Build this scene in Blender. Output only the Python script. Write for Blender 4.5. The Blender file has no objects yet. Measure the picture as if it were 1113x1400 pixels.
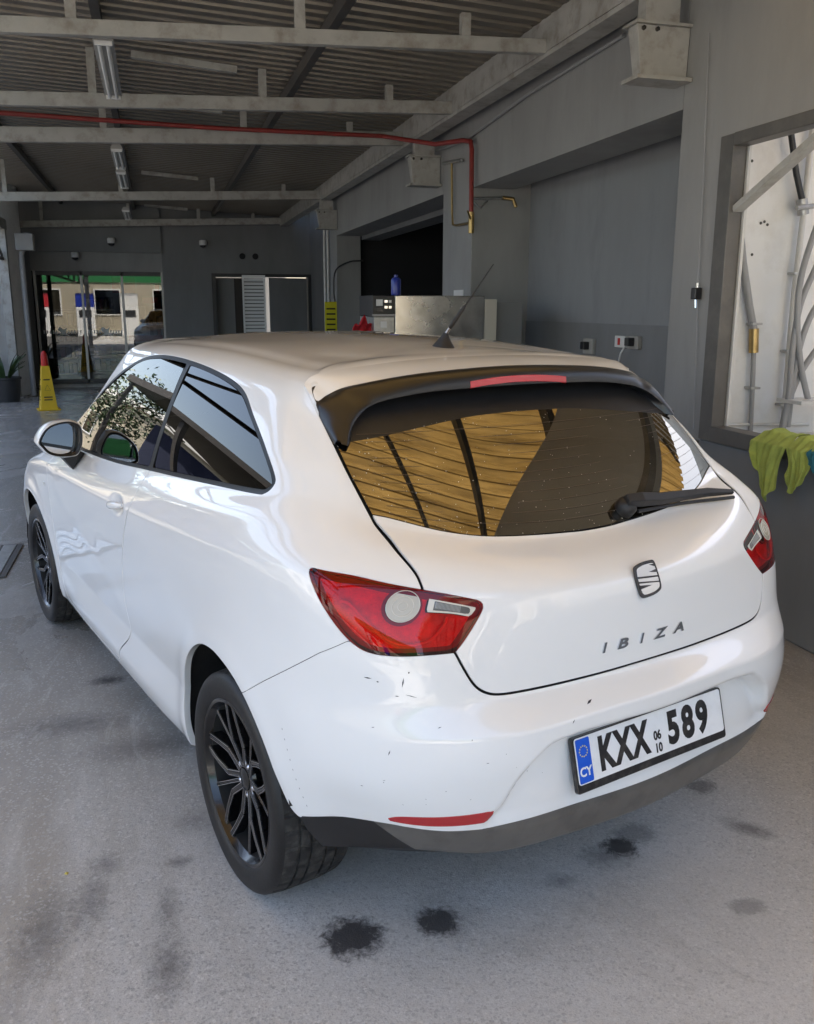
import bpy, bmesh, math, random
import numpy as np
from mathutils import Vector, Matrix
R = math.radians
SC = bpy.context.scene
COL = SC.collection
# ---------------------------------------------------------------- camera
# world axes: X right along the back wall, Y away from the camera along the right-hand wall, Z up; metres
cam_data = bpy.data.cameras.new('camera'); cam = bpy.data.objects.new('camera', cam_data); COL.objects.link(cam)
def look(pos, yaw, pitch, roll):
    cy, sy = math.cos(yaw), math.sin(yaw); cp, sp = math.cos(pitch), math.sin(pitch)
    f = Vector((sy*cp, cy*cp, sp)); r = Vector((cy, -sy, 0)); u = r.cross(f)
    r2 = math.cos(roll)*r+math.sin(roll)*u; u2 = -math.sin(roll)*r+math.cos(roll)*u
    return Matrix(((r2.x, u2.x, -f.x, pos[0]), (r2.y, u2.y, -f.y, pos[1]), (r2.z, u2.z, -f.z, pos[2]), (0, 0, 0, 1)))
cam.matrix_world = look((0, 0, 1.5414), .27344, -.22789, .00229)
cam_data.sensor_fit = 'VERTICAL'; cam_data.sensor_height = 24; cam_data.lens = 24*1208.06/1400
cam_data.clip_start = .05; cam_data.clip_end = 2000
SC.camera = cam
# ---------------------------------------------------------------- sky and sun
SUN_EL, SUN_AZ = 60, 38          # azimuth clockwise from +Y (where the sun stands)
world = bpy.data.worlds.new('World'); SC.world = world; world.use_nodes = True
wn = world.node_tree.nodes; wl = world.node_tree.links
sky = wn.new('ShaderNodeTexSky'); sky.sky_type = 'NISHITA'; sky.sun_disc = False
sky.sun_elevation = R(SUN_EL); sky.sun_rotation = R(SUN_AZ); sky.air_density = 1.0; sky.dust_density = 3.0
wl.new(sky.outputs['Color'], wn['Background'].inputs['Color']); wn['Background'].inputs['Strength'].default_value = .14
sun_d = bpy.data.lights.new('sun', 'SUN'); sun = bpy.data.objects.new('sun', sun_d); COL.objects.link(sun)
sun_d.energy = 4.6; sun_d.angle = R(.53); sun_d.color = (1, .95, .87)
el, az = R(SUN_EL), R(SUN_AZ)
sdir = Vector((math.sin(az)*math.cos(el), math.cos(az)*math.cos(el), math.sin(el)))
sun.rotation_euler = sdir.to_track_quat('Z', 'Y').to_euler(); sun.location = (0, 0, 30)
SC.view_settings.view_transform = 'Standard'; SC.view_settings.look = 'None'
SC.view_settings.exposure = 2.38; SC.view_settings.gamma = 1
SC.view_settings.use_curve_mapping = False
SC.view_settings.use_white_balance = True; SC.view_settings.white_balance_temperature = 6850; SC.view_settings.white_balance_tint = 10   # camera set for shade
SC.cycles.use_denoising = True
SC.cycles.max_bounces = 10; SC.cycles.diffuse_bounces = 6; SC.cycles.glossy_bounces = 5; SC.cycles.transparent_max_bounces = 12
SC.cycles.sample_clamp_indirect = 8
# ---------------------------------------------------------------- helpers
MATS = {}
def nd(nt, typ, **kw):
    n = nt.nodes.new(typ)
    for k, v in kw.items():
        if k in n.inputs: n.inputs[k].default_value = v
        else: setattr(n, k, v)
    return n
def mat(name, col, rough=.5, metal=0., spec=.5, coat=0., coat_rough=.03, var=0., var_scale=6., bump=0., bump_scale=40., rvar=0., dirt=None, dirt_amt=0., dirt_scale=3., ior=1.5, emis=None, emis_s=0., stretch=None, transm=0., coords='Object'):
    """principled material with procedural colour variation, dirt, roughness variation and bump"""
    m = bpy.data.materials.new(name); m.use_nodes = True; nt = m.node_tree; L = nt.links
    b = nt.nodes['Principled BSDF']
    b.inputs['Base Color'].default_value = (*col, 1); b.inputs['Roughness'].default_value = rough
    b.inputs['Metallic'].default_value = metal; b.inputs['Specular IOR Level'].default_value = spec; b.inputs['IOR'].default_value = ior
    b.inputs['Coat Weight'].default_value = coat; b.inputs['Coat Roughness'].default_value = coat_rough
    b.inputs['Transmission Weight'].default_value = transm
    if emis: b.inputs['Emission Color'].default_value = (*emis, 1); b.inputs['Emission Strength'].default_value = emis_s
    tc = nd(nt, 'ShaderNodeTexCoord'); vec = tc.outputs[coords]
    if stretch:
        mp = nd(nt, 'ShaderNodeMapping'); mp.inputs['Scale'].default_value = stretch; L.new(vec, mp.inputs[0]); vec = mp.outputs[0]
    csock = None
    if var > 0 or rvar > 0:
        n = nd(nt, 'ShaderNodeTexNoise', Scale=var_scale, Detail=6, Roughness=.6); L.new(vec, n.inputs['Vector'])
    if var > 0:
        mr = nd(nt, 'ShaderNodeMapRange'); mr.inputs[1].default_value = .3; mr.inputs[2].default_value = .7; mr.inputs[3].default_value = 1-var; mr.inputs[4].default_value = 1+var
        L.new(n.outputs['Fac'], mr.inputs[0])
        mx = nd(nt, 'ShaderNodeMix', data_type='RGBA', blend_type='MULTIPLY'); mx.inputs[0].default_value = 1; mx.inputs[6].default_value = (*col, 1)
        L.new(mr.outputs[0], mx.inputs[7]); csock = mx.outputs[2]
    if dirt and dirt_amt > 0:
        n2 = nd(nt, 'ShaderNodeTexNoise', Scale=dirt_scale, Detail=8, Roughness=.65); L.new(vec, n2.inputs['Vector'])
        r2 = nd(nt, 'ShaderNodeMapRange'); r2.inputs[1].default_value = .48; r2.inputs[2].default_value = .72; r2.inputs[3].default_value = 0; r2.inputs[4].default_value = dirt_amt
        L.new(n2.outputs['Fac'], r2.inputs[0])
        m2 = nd(nt, 'ShaderNodeMix', data_type='RGBA'); L.new(r2.outputs[0], m2.inputs[0])
        if csock: L.new(csock, m2.inputs[6])
        else: m2.inputs[6].default_value = (*col, 1)
        m2.inputs[7].default_value = (*dirt, 1); csock = m2.outputs[2]
    if csock: L.new(csock, b.inputs['Base Color'])
    if rvar > 0:
        mr = nd(nt, 'ShaderNodeMapRange'); mr.inputs[1].default_value = .3; mr.inputs[2].default_value = .7; mr.inputs[3].default_value = max(0, rough-rvar); mr.inputs[4].default_value = min(1, rough+rvar)
        L.new(n.outputs['Fac'], mr.inputs[0]); L.new(mr.outputs[0], b.inputs['Roughness'])
    if bump > 0:
        n3 = nd(nt, 'ShaderNodeTexNoise', Scale=bump_scale, Detail=5, Roughness=.6); L.new(vec, n3.inputs['Vector'])
        bp = nd(nt, 'ShaderNodeBump', Strength=bump, Distance=.01); L.new(n3.outputs['Fac'], bp.inputs['Height']); L.new(bp.outputs[0], b.inputs['Normal'])
    MATS[name] = m
    return m
def tinted(name, tint, refl=.12, ior=1.5, rough=.0, grime=0., gcol=(1, 1, 1)):
    """pane: fresnel reflection over a tinted clear body"""
    m = bpy.data.materials.new(name); m.use_nodes = True; nt = m.node_tree; L = nt.links
    nt.nodes.remove(nt.nodes['Principled BSDF']); out = nt.nodes['Material Output']
    tr = nd(nt, 'ShaderNodeBsdfTransparent'); tr.inputs[0].default_value = (*tint, 1)
    gl = nd(nt, 'ShaderNodeBsdfGlossy', Roughness=rough); gl.inputs[0].default_value = (*gcol, 1)
    lw = nd(nt, 'ShaderNodeFresnel', IOR=ior)
    mx = nd(nt, 'ShaderNodeMixShader')
    mth = nd(nt, 'ShaderNodeMath', operation='MAXIMUM'); mth.inputs[1].default_value = refl
    L.new(lw.outputs[0], mth.inputs[0]); L.new(mth.outputs[0], mx.inputs[0]); L.new(tr.outputs[0], mx.inputs[1]); L.new(gl.outputs[0], mx.inputs[2])
    sh = mx.outputs[0]
    if grime > 0:
        tc = nd(nt, 'ShaderNodeTexCoord'); n = nd(nt, 'ShaderNodeTexNoise', Scale=9, Detail=7, Roughness=.65); L.new(tc.outputs['Object'], n.inputs['Vector'])
        mr = nd(nt, 'ShaderNodeMapRange'); mr.inputs[1].default_value = .45; mr.inputs[2].default_value = .8; mr.inputs[3].default_value = 0; mr.inputs[4].default_value = grime
        L.new(n.outputs['Fac'], mr.inputs[0])
        df = nd(nt, 'ShaderNodeBsdfDiffuse'); df.inputs[0].default_value = (.45, .42, .36, 1)
        m2 = nd(nt, 'ShaderNodeMixShader'); L.new(mr.outputs[0], m2.inputs[0]); L.new(sh, m2.inputs[1]); L.new(df.outputs[0], m2.inputs[2]); sh = m2.outputs[0]
    L.new(sh, out.inputs['Surface'])
    MATS[name] = m
    return m
def tag(o, label=None, cat=None, group=None, kind=None):
    if label: o['label'] = label
    if cat: o['category'] = cat
    if group: o['group'] = group
    if kind: o['kind'] = kind
    return o
def link(o, parent=None):
    COL.objects.link(o)
    if parent is not None: o.parent = parent
    return o
def empty(name, loc=(0, 0, 0), rz=0, parent=None):
    o = bpy.data.objects.new(name, None); o.location = loc; o.rotation_euler = (0, 0, rz); o.empty_display_size = .1
    return link(o, parent)
def copy_tree(o, parent=None):
    n = o.copy(); COL.objects.link(n); n.parent = parent
    for ch in list(o.children): copy_tree(ch, n)
    return n
class MB:
    """collects shapes; build() makes ONE mesh object"""
    def __init__(s): s.v = []; s.f = []; s.sm = []
    def add(s, V, F, smooth=False):
        o = len(s.v); s.v += [tuple(map(float, p)) for p in V]; s.f += [tuple(int(i)+o for i in f) for f in F]; s.sm += [smooth]*len(F); return s
    def box(s, x0, x1, y0, y1, z0, z1, bev=0.):
        if bev <= 0:
            V = [(x0, y0, z0), (x1, y0, z0), (x1, y1, z0), (x0, y1, z0), (x0, y0, z1), (x1, y0, z1), (x1, y1, z1), (x0, y1, z1)]
            return s.add(V, [(0, 3, 2, 1), (4, 5, 6, 7), (0, 1, 5, 4), (1, 2, 6, 5), (2, 3, 7, 6), (3, 0, 4, 7)])
        bm = bmesh.new(); bmesh.ops.create_cube(bm, size=1)
        for v in bm.verts: v.co = Vector(((x0+x1)/2+v.co.x*(x1-x0), (y0+y1)/2+v.co.y*(y1-y0), (z0+z1)/2+v.co.z*(z1-z0)))
        bmesh.ops.bevel(bm, geom=bm.edges[:], offset=bev, segments=2, affect='EDGES', profile=.5)
        bm.verts.index_update(); s.add([v.co[:] for v in bm.verts], [[v.index for v in f.verts] for f in bm.faces]); bm.free(); return s
    def obox(s, p, q, w, h, up=(0, 0, 1)):
        """bar of section w x h from p to q"""
        p, q = Vector(p), Vector(q); d = (q-p).normalized(); a = d.cross(Vector(up))
        if a.length < 1e-5: a = d.cross(Vector((1, 0, 0)))
        a.normalize(); b = a.cross(d)
        V = [P+a*sx*w/2+b*sy*h/2 for P in (p, q) for sx, sy in ((-1, -1), (1, -1), (1, 1), (-1, 1))]
        return s.add([v[:] for v in V], [(0, 1, 2, 3), (7, 6, 5, 4), (0, 4, 5, 1), (1, 5, 6, 2), (2, 6, 7, 3), (3, 7, 4, 0)])
    def tube(s, pts, r, n=10, cap=True, closed=False):
        pts = [Vector(p) for p in pts]; rs = r if isinstance(r, (list, tuple)) else [r]*len(pts)
        rings = []; prev = None
        for i, p in enumerate(pts):
            if closed: d = pts[(i+1) % len(pts)]-pts[i-1]
            else: d = (pts[min(i+1, len(pts)-1)]-pts[max(i-1, 0)])
            d.normalize()
            if prev is None:
                a = d.cross(Vector((0, 0, 1)))
                if a.length < 1e-3: a = d.cross(Vector((1, 0, 0)))
            else: a = prev-d*prev.dot(d)
            a.normalize(); prev = a; b = d.cross(a)
            rings.append([p+(a*math.cos(t)+b*math.sin(t))*rs[i] for t in [2*math.pi*k/n for k in range(n)]])
        V = [v[:] for r_ in rings for v in r_]; F = []
        m = len(pts)
        for i in range(m if closed else m-1):
            j = (i+1) % m
            for k in range(n): F.append((i*n+k, i*n+(k+1) % n, j*n+(k+1) % n, j*n+k))
        if cap and not closed: F += [tuple(range(n-1, -1, -1)), tuple(range((m-1)*n, m*n))]
        return s.add(V, F, True)
    def lathe(s, prof, n=48, axis='z', c=(0, 0, 0), cap=False, arc=2*math.pi, a0=0.):
        """prof: (radius, height along axis)"""
        V = []; F = []; m = len(prof); full = abs(arc-2*math.pi) < 1e-6; k = n if full else n+1
        for i in range(k):
            t = a0+arc*i/n; ct, st = math.cos(t), math.sin(t)
            for r, h in prof:
                if axis == 'z': V.append((c[0]+r*ct, c[1]+r*st, c[2]+h))
                elif axis == 'x': V.append((c[0]+h, c[1]+r*ct, c[2]+r*st))
                else: V.append((c[0]+r*st, c[1]+h, c[2]+r*ct))
        for i in range(n):
            j = (i+1) % k
            for q in range(m-1): F.append((i*m+q, j*m+q, j*m+q+1, i*m+q+1))
        return s.add(V, F, True)
    def prism(s, poly, h, M=None):
        """polygon (2D list) extruded by h along local z, placed by matrix M"""
        n = len(poly); V = [(p[0], p[1], 0) for p in poly]+[(p[0], p[1], h) for p in poly]
        F = [tuple(range(n-1, -1, -1)), tuple(range(n, 2*n))]+[(i, (i+1) % n, n+(i+1) % n, n+i) for i in range(n)]
        if M is not None: V = [(M @ Vector(v))[:] for v in V]
        return s.add(V, F)
    def build(s, name, m, parent=None, loc=None, bevel=0., auto=True, weld=False):
        me = bpy.data.meshes.new(name); me.from_pydata(s.v, [], s.f)
        if weld or True:
            bm = bmesh.new(); bm.from_mesh(me)
            if weld: bmesh.ops.remove_doubles(bm, verts=bm.verts, dist=1e-5)
            bmesh.ops.recalc_face_normals(bm, faces=bm.faces); bm.to_mesh(me); bm.free()
        if any(s.sm):
            me.polygons.foreach_set('use_smooth', [True]*len(me.polygons))
            bm = bmesh.new(); bm.from_mesh(me)
            for e in bm.edges:
                if len(e.link_faces) == 2 and e.calc_face_angle(0) > R(38): e.smooth = False
            bm.to_mesh(me); bm.free()
        if m is not None: me.materials.append(MATS[m] if isinstance(m, str) else m)
        o = bpy.data.objects.new(name, me)
        if loc: o.location = loc
        link(o, parent)
        if bevel > 0:
            bv = o.modifiers.new('bevel', 'BEVEL'); bv.width = bevel; bv.segments = 2; bv.limit_method = 'ANGLE'; bv.angle_limit = R(40)
        return o
def smooth_closed(pts, n=6, corners=()):
    """closed Catmull-Rom through pts; indices in corners stay sharp"""
    P = [np.array(p, float) for p in pts]; m = len(P); out = []
    for i in range(m):
        p1, p2 = P[i], P[(i+1) % m]
        p0 = P[i-1] if i not in corners else 2*p1-p2
        p3 = P[(i+2) % m] if (i+1) % m not in corners else 2*p2-p1
        for k in range(n):
            t = k/n
            out.append(.5*((2*p1)+(p2-p0)*t+(2*p0-5*p1+4*p2-p3)*t*t+(3*p1-p0-3*p2+p3)*t**3))
    return np.array(out)
def smooth_open(pts, n=6):
    P = [np.array(p, float) for p in pts]; P = [2*P[0]-P[1]]+P+[2*P[-1]-P[-2]]; out = []
    for i in range(1, len(P)-2):
        p0, p1, p2, p3 = P[i-1:i+3]
        for k in range(n):
            t = k/n
            out.append(.5*((2*p1)+(p2-p0)*t+(2*p0-5*p1+4*p2-p3)*t*t+(3*p1-p0-3*p2+p3)*t**3))
    out.append(P[-2]); return np.array(out)
def text_mesh(txt, size, depth=0., offset=0., shear=0., align='CENTER'):
    cu = bpy.data.curves.new('txt', 'FONT'); cu.body = txt; cu.size = size; cu.extrude = depth; cu.offset = offset; cu.shear = shear; cu.align_x = align; cu.align_y = 'CENTER'; cu.resolution_u = 4
    o = bpy.data.objects.new('txt', cu); COL.objects.link(o)
    dg = bpy.context.evaluated_depsgraph_get(); me = bpy.data.meshes.new_from_object(o.evaluated_get(dg))
    V = np.array([v.co[:] for v in me.vertices]); F = [tuple(p.vertices) for p in me.polygons]
    bpy.data.objects.remove(o); bpy.data.curves.remove(cu); bpy.data.meshes.remove(me)
    return V, F
random.seed(4)
# ---------------------------------------------------------------- materials
mat('paint_white', (.80, .805, .80), .28, coat=1., coat_rough=.012, spec=.5)
mat('black_plastic', (.012, .012, .013), .5, bump=.05, bump_scale=300, var=.15, var_scale=20)
mat('trim_black', (.008, .008, .009), .42, spec=.3)
mat('spoiler_wrap', (.007, .007, .008), .36, coat=.3, coat_rough=.2, var=.2, var_scale=8)
mat('gloss_black', (.004, .004, .005), .12, coat=1.)
mat('valance_grey', (.135, .13, .12), .32, metal=.35, coat=.3, var=.1, var_scale=8, dirt=(.05, .048, .045), dirt_amt=.5, dirt_scale=14)
mat('liner', (.008, .008, .008), .85, dirt=(.03, .028, .025), dirt_amt=.6)
mat('rubber', (.006, .006, .0065), .5, var=.25, var_scale=30, dirt=(.025, .024, .022), dirt_amt=.35, dirt_scale=24, bump=.1, bump_scale=120)
mat('tread', (.022, .021, .020), .8, var=.3, var_scale=40, dirt=(.10, .095, .085), dirt_amt=.75, dirt_scale=30, bump=.25, bump_scale=150)
mat('rim_black', (.004, .004, .0045), .25, coat=.4, coat_rough=.1)
mat('machined', (.6, .6, .62), .25, metal=1., var=.15, var_scale=60)
mat('disc_steel', (.12, .115, .11), .4, metal=1., var=.2, var_scale=30, dirt=(.05, .03, .02), dirt_amt=.5)
mat('chrome', (.62, .63, .65), .08, metal=1.)
mat('chrome_dark', (.05, .05, .055), .2, metal=.6)
mat('plate_white', (.82, .83, .84), .3, coat=.4, var=.02, dirt=(.5, .5, .48), dirt_amt=.25, dirt_scale=18)
mat('plate_blue', (.006, .10, .62), .3, coat=.4)
mat('plate_black', (.012, .011, .012), .4, coat=.3, dirt=(.10, .09, .08), dirt_amt=.5, dirt_scale=40)
mat('plate_yellow', (.75, .62, .1), .4)
mat('seat_cloth', (.02, .02, .022), .9)
mat('red_plain', (.42, .006, .012), .14, coat=1., coat_rough=.02)
mat('lamp_housing', (.72, .012, .014), .3, coat=.8, var=.35, var_scale=18, bump=.6, bump_scale=90)
mat('lamp_housing_dark', (.17, .004, .010), .3, coat=.6)
mat('lamp_cream', (.46, .42, .33), .25, coat=1.)
mat('lamp_clear', (.60, .57, .50), .2, coat=1.)
mat('lamp_guide', (.85, .10, .08), .25, coat=1.)
mat('lamp_grey', (.10, .10, .095), .25, metal=.5, coat=1.)
mat('lamp_rib', (.42, .42, .40), .2, metal=.6)
mat('brake_red', (.5, .012, .02), .2, coat=1.)
mat('scuff', (.03, .03, .035), .8)
tinted('lens_red', (.95, .10, .11), refl=.035, ior=1.38)
tinted('privacy_glass', (.04, .04, .036), refl=.08, ior=1.45)
tinted('door_glass', (.16, .19, .19), refl=.14, ior=1.65)
tinted('rear_glass', (.045, .043, .038), refl=.26, ior=1.7, grime=.04, gcol=(1, .93, .80))
tinted('clear_lens', (.9, .9, .9), refl=.06, ior=1.5)
mat('mirror_face', (.6, .6, .6), .02, metal=1.)
CAR_LOC = (.92, 2.44, 0); CANOPY_Y0 = -.62
# ---------------------------------------------------------------- materials of the place
mat('wall_grey', (.285, .284, .275), .62, var=.10, var_scale=1.6, dirt=(.15, .148, .14), dirt_amt=.35, dirt_scale=2.5, bump=.12, bump_scale=26, stretch=(1, 1, .35))
mat('wall_grey_dark', (.185, .188, .19), .6, var=.12, var_scale=2.2, dirt=(.20, .20, .195), dirt_amt=.25, dirt_scale=5, bump=.12, bump_scale=26, stretch=(1, 1, .35))
mat('wall_blue_grey', (.245, .252, .256), .6, var=.10, var_scale=1.3, dirt=(.12, .125, .13), dirt_amt=.4, dirt_scale=3, bump=.1, bump_scale=22, stretch=(1, 1, .35))
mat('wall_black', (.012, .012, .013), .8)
mat('wall_white', (.74, .735, .72), .6, var=.05, var_scale=2, dirt=(.45, .42, .37), dirt_amt=.4, dirt_scale=4, bump=.08, bump_scale=30)
mat('steel_paint', (.40, .39, .36), .5, var=.12, var_scale=4, dirt=(.17, .135, .095), dirt_amt=.7, dirt_scale=7, bump=.05, bump_scale=40)
mat('steel_dark', (.07, .066, .06), .6, var=.2, var_scale=5, dirt=(.12, .07, .04), dirt_amt=.4, dirt_scale=8)
mat('frame_bronze', (.115, .108, .098), .45, metal=.3, var=.15, var_scale=6, dirt=(.22, .2, .17), dirt_amt=.3, dirt_scale=9)
mat('roof_zinc', (.25, .222, .182), .42, metal=.55, var=.22, var_scale=1.1, dirt=(.16, .125, .085), dirt_amt=.6, dirt_scale=2.2, stretch=(1, .35, 1))
mat('pipe_red', (.26, .028, .022), .45, var=.15, var_scale=10, dirt=(.12, .05, .04), dirt_amt=.4)
mat('pipe_white', (.62, .61, .58), .4, dirt=(.35, .33, .3), dirt_amt=.4)
mat('pipe_grey', (.30, .30, .30), .4, dirt=(.2, .19, .18), dirt_amt=.4)
mat('galvanised', (.42, .42, .41), .38, metal=.9, var=.2, var_scale=25)
mat('brass', (.45, .32, .14), .35, metal=1., var=.2, var_scale=30)
mat('stainless', (.74, .72, .67), .24, metal=1., var=.07, var_scale=3.2, rvar=.08, dirt=(.36, .31, .23), dirt_amt=.55, dirt_scale=4.5, bump=.03, bump_scale=12)
mat('panel_beige', (.50, .47, .40), .5)
mat('panel_black', (.02, .02, .022), .35)
mat('plastic_white', (.72, .72, .70), .4)
mat('plastic_blue', (.01, .03, .28), .35, coat=.4)
mat('plastic_yellow', (.72, .46, .015), .42, var=.08, var_scale=5)
mat('print_dark', (.03, .022, .01), .6)
mat('cone_red', (.55, .02, .015), .5)
mat('sign_yellow', (.66, .60, .02), .5)
mat('cloth_red', (.40, .012, .02), .9)
mat('towel_green', (.41, .49, .11), .95, var=.22, var_scale=14, bump=.9, bump_scale=240)
mat('towel_blue', (.03, .17, .22), .95, bump=.8, bump_scale=240)
mat('pot_black', (.025, .025, .027), .6)
mat('soil', (.04, .03, .02), .9)
mat('leaf', (.045, .085, .03), .5, var=.4, var_scale=9)
mat('leaf_tree', (.05, .09, .03), .55, var=.45, var_scale=3)
mat('bark', (.10, .075, .05), .85, var=.3, var_scale=12, bump=.6, bump_scale=30)
mat('lamp_tube', (.78, .78, .74), .35)
mat('fixture_white', (.38, .37, .34), .45, dirt=(.3, .28, .24), dirt_amt=.4)
mat('frame_alu', (.30, .30, .31), .4, metal=.7)
mat('frame_dark', (.045, .045, .048), .4, metal=.3)
mat('render_cream', (.36, .32, .24), .8, var=.08, var_scale=.8, dirt=(.4, .36, .3), dirt_amt=.3, dirt_scale=1.2)
mat('render_white', (.78, .77, .74), .8, var=.05, var_scale=.8)
mat('fascia_green', (.02, .16, .05), .4)
mat('fascia_red', (.45, .02, .03), .4)
mat('tarp_blue', (.012, .02, .055), .8)
mat('shop_floor', (.30, .29, .27), .3)
mat('shop_wall', (.32, .31, .29), .7)
mat('goods_a', (.5, .06, .05), .5); mat('goods_b', (.08, .2, .45), .5); mat('goods_c', (.6, .5, .1), .5); mat('goods_d', (.55, .55, .52), .5)
tinted('shop_glass', (.55, .56, .55), refl=.085, ior=1.4)
tinted('house_glass', (.12, .13, .15), refl=.15, ior=1.6)
def fibre_material():
    """weathered yellow glass-fibre roof sheet that lets some daylight through"""
    m = bpy.data.materials.new('roof_fibre'); m.use_nodes = True; nt = m.node_tree; L = nt.links; nt.nodes.remove(nt.nodes['Principled BSDF'])
    tc = nd(nt, 'ShaderNodeTexCoord'); mp = nd(nt, 'ShaderNodeMapping'); mp.inputs['Scale'].default_value = (.5, 3, 1); L.new(tc.outputs['Object'], mp.inputs[0])
    n = nd(nt, 'ShaderNodeTexNoise', Scale=2.2, Detail=8, Roughness=.7); L.new(mp.outputs[0], n.inputs['Vector'])
    cr_ = nd(nt, 'ShaderNodeValToRGB'); cr_.color_ramp.elements[0].position = .32; cr_.color_ramp.elements[0].color = (.030, .0185, .006, 1); cr_.color_ramp.elements[1].position = .66; cr_.color_ramp.elements[1].color = (.135, .088, .03, 1); L.new(n.outputs['Fac'], cr_.inputs[0])
    t = nd(nt, 'ShaderNodeBsdfTranslucent'); L.new(cr_.outputs[0], t.inputs[0]); d = nd(nt, 'ShaderNodeBsdfDiffuse'); d.inputs[0].default_value = (.22, .16, .08, 1)
    a_ = nd(nt, 'ShaderNodeAddShader'); L.new(t.outputs[0], a_.inputs[0]); L.new(d.outputs[0], a_.inputs[1]); L.new(a_.outputs[0], nt.nodes['Material Output'].inputs['Surface']); MATS['roof_fibre'] = m
fibre_material()
# ---------------------------------------------------------------- ground
def ground_material():
    m = bpy.data.materials.new('ground_concrete'); m.use_nodes = True; nt = m.node_tree; L = nt.links; b = nt.nodes['Principled BSDF']
    tc = nd(nt, 'ShaderNodeTexCoord'); P = tc.outputs['Object']
    def noise(sc, det=6, ro=.6, vec=P, dist=0.):
        n = nd(nt, 'ShaderNodeTexNoise', Scale=sc, Detail=det, Roughness=ro, Distortion=dist); L.new(vec, n.inputs['Vector']); return n.outputs['Fac']
    def rng(s, a, b_, c, d):
        r = nd(nt, 'ShaderNodeMapRange'); L.new(s, r.inputs[0])
        for i, v in enumerate((a, b_, c, d)): r.inputs[i+1].default_value = v
        return r.outputs[0]
    def mix(fac, A, B, mode='MIX'):
        x = nd(nt, 'ShaderNodeMix', data_type='RGBA', blend_type=mode)
        if hasattr(fac, 'links'): L.new(fac, x.inputs[0])
        else: x.inputs[0].default_value = fac
        for v, i in ((A, 6), (B, 7)):
            if hasattr(v, 'links'): L.new(v, x.inputs[i])
            else: x.inputs[i].default_value = (*v, 1)
        return x.outputs[2]
    def math_(op, a, b_=None):
        x = nd(nt, 'ShaderNodeMath', operation=op)
        for i, v in enumerate((a, b_)):
            if v is None: continue
            if hasattr(v, 'links'): L.new(v, x.inputs[i])
            else: x.inputs[i].default_value = v
        return x.outputs[0]
    col = mix(rng(noise(.7, 9, .68), .3, .7, 0, 1), (.44, .43, .405), (.65, .64, .62))
    sep = nd(nt, 'ShaderNodeSeparateXYZ'); L.new(P, sep.inputs[0])
    # worn, brownish lanes on the left, streaked along the bay
    mp = nd(nt, 'ShaderNodeMapping'); mp.inputs['Scale'].default_value = (1.9, .42, 1); mp.inputs['Rotation'].default_value = (0, 0, R(14)); L.new(P, mp.inputs[0])
    left = rng(sep.outputs['X'], .25, -.35, 0, 1)
    lane = math_('MULTIPLY', rng(noise(1.3, 9, .66, mp.outputs[0], .7), .42, .60, 0, 1), left)
    col = mix(math_('MULTIPLY', lane, .8), col, (.33, .285, .22))
    pale = math_('MULTIPLY', rng(noise(2.1, 9, .7, mp.outputs[0], 1.0), .50, .66, 0, 1), left)
    col = mix(math_('MULTIPLY', pale, .55), col, (.70, .69, .67))
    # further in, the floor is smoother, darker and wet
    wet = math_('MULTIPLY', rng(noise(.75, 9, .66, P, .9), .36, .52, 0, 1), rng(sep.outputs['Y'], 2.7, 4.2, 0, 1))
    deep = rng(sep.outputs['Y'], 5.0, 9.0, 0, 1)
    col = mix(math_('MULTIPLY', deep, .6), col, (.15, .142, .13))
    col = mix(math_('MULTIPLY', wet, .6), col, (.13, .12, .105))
    mid = math_('MULTIPLY', rng(sep.outputs['Y'], 2.15, 3.3, 0, 1), rng(noise(1.1, 9, .7, mp.outputs[0], 1.0), .30, .55, .35, 1))  # brown tone, with contact shade and fading daylight also put into the colour
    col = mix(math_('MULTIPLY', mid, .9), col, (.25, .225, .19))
    scr = math_('MULTIPLY', rng(noise(3.2, 10, .78, mp.outputs[0], 1.6), .54, .66, 0, 1), rng(sep.outputs['Y'], 2.2, 3.0, 0, 1))
    col = mix(math_('MULTIPLY', scr, .6), col, (.60, .59, .57))
    # grime patches and drip trails
    col = mix(rng(noise(1.7, 10, .72, P, 1.2), .52, .74, 0, .6), col, (.30, .283, .255))
    col = mix(rng(noise(4.5, 9, .74, P, .8), .58, .76, 0, .5), col, (.24, .225, .20))
    col = mix(rng(noise(11, 7, .7, P, .4), .60, .74, 0, .35), col, (.30, .293, .28))
    # aggregate: dark and pale grains of mixed size
    rough_zone = rng(noise(.9, 5, .6), .35, .6, .45, 1)
    for sc_, ch_, lo, hi, amt, tone in ((130., 0, .88, .95, .5, (.2, .2, .2)), (210., 1, .82, .93, .5, (.22, .22, .22)), (160., 2, .86, .95, .45, (.78, .77, .74)), (330., 0, .75, .9, .45, (.26, .26, .26))):
        vo = nd(nt, 'ShaderNodeTexVoronoi', Scale=sc_, Randomness=1.); L.new(P, vo.inputs['Vector']); sp = nd(nt, 'ShaderNodeSeparateColor'); L.new(vo.outputs['Color'], sp.inputs[0])
        col = mix(math_('MULTIPLY', rng(sp.outputs[ch_], lo, hi, 0, amt), rough_zone), col, tone)
    col = mix(rng(noise(380, 3, .7), .35, .65, .0, .4), col, (.34, .336, .33))
    # dark spots with ragged rims: oil drips, and contact shade painted beside the car
    rag = noise(34, 9, .78, P, .6)
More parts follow.
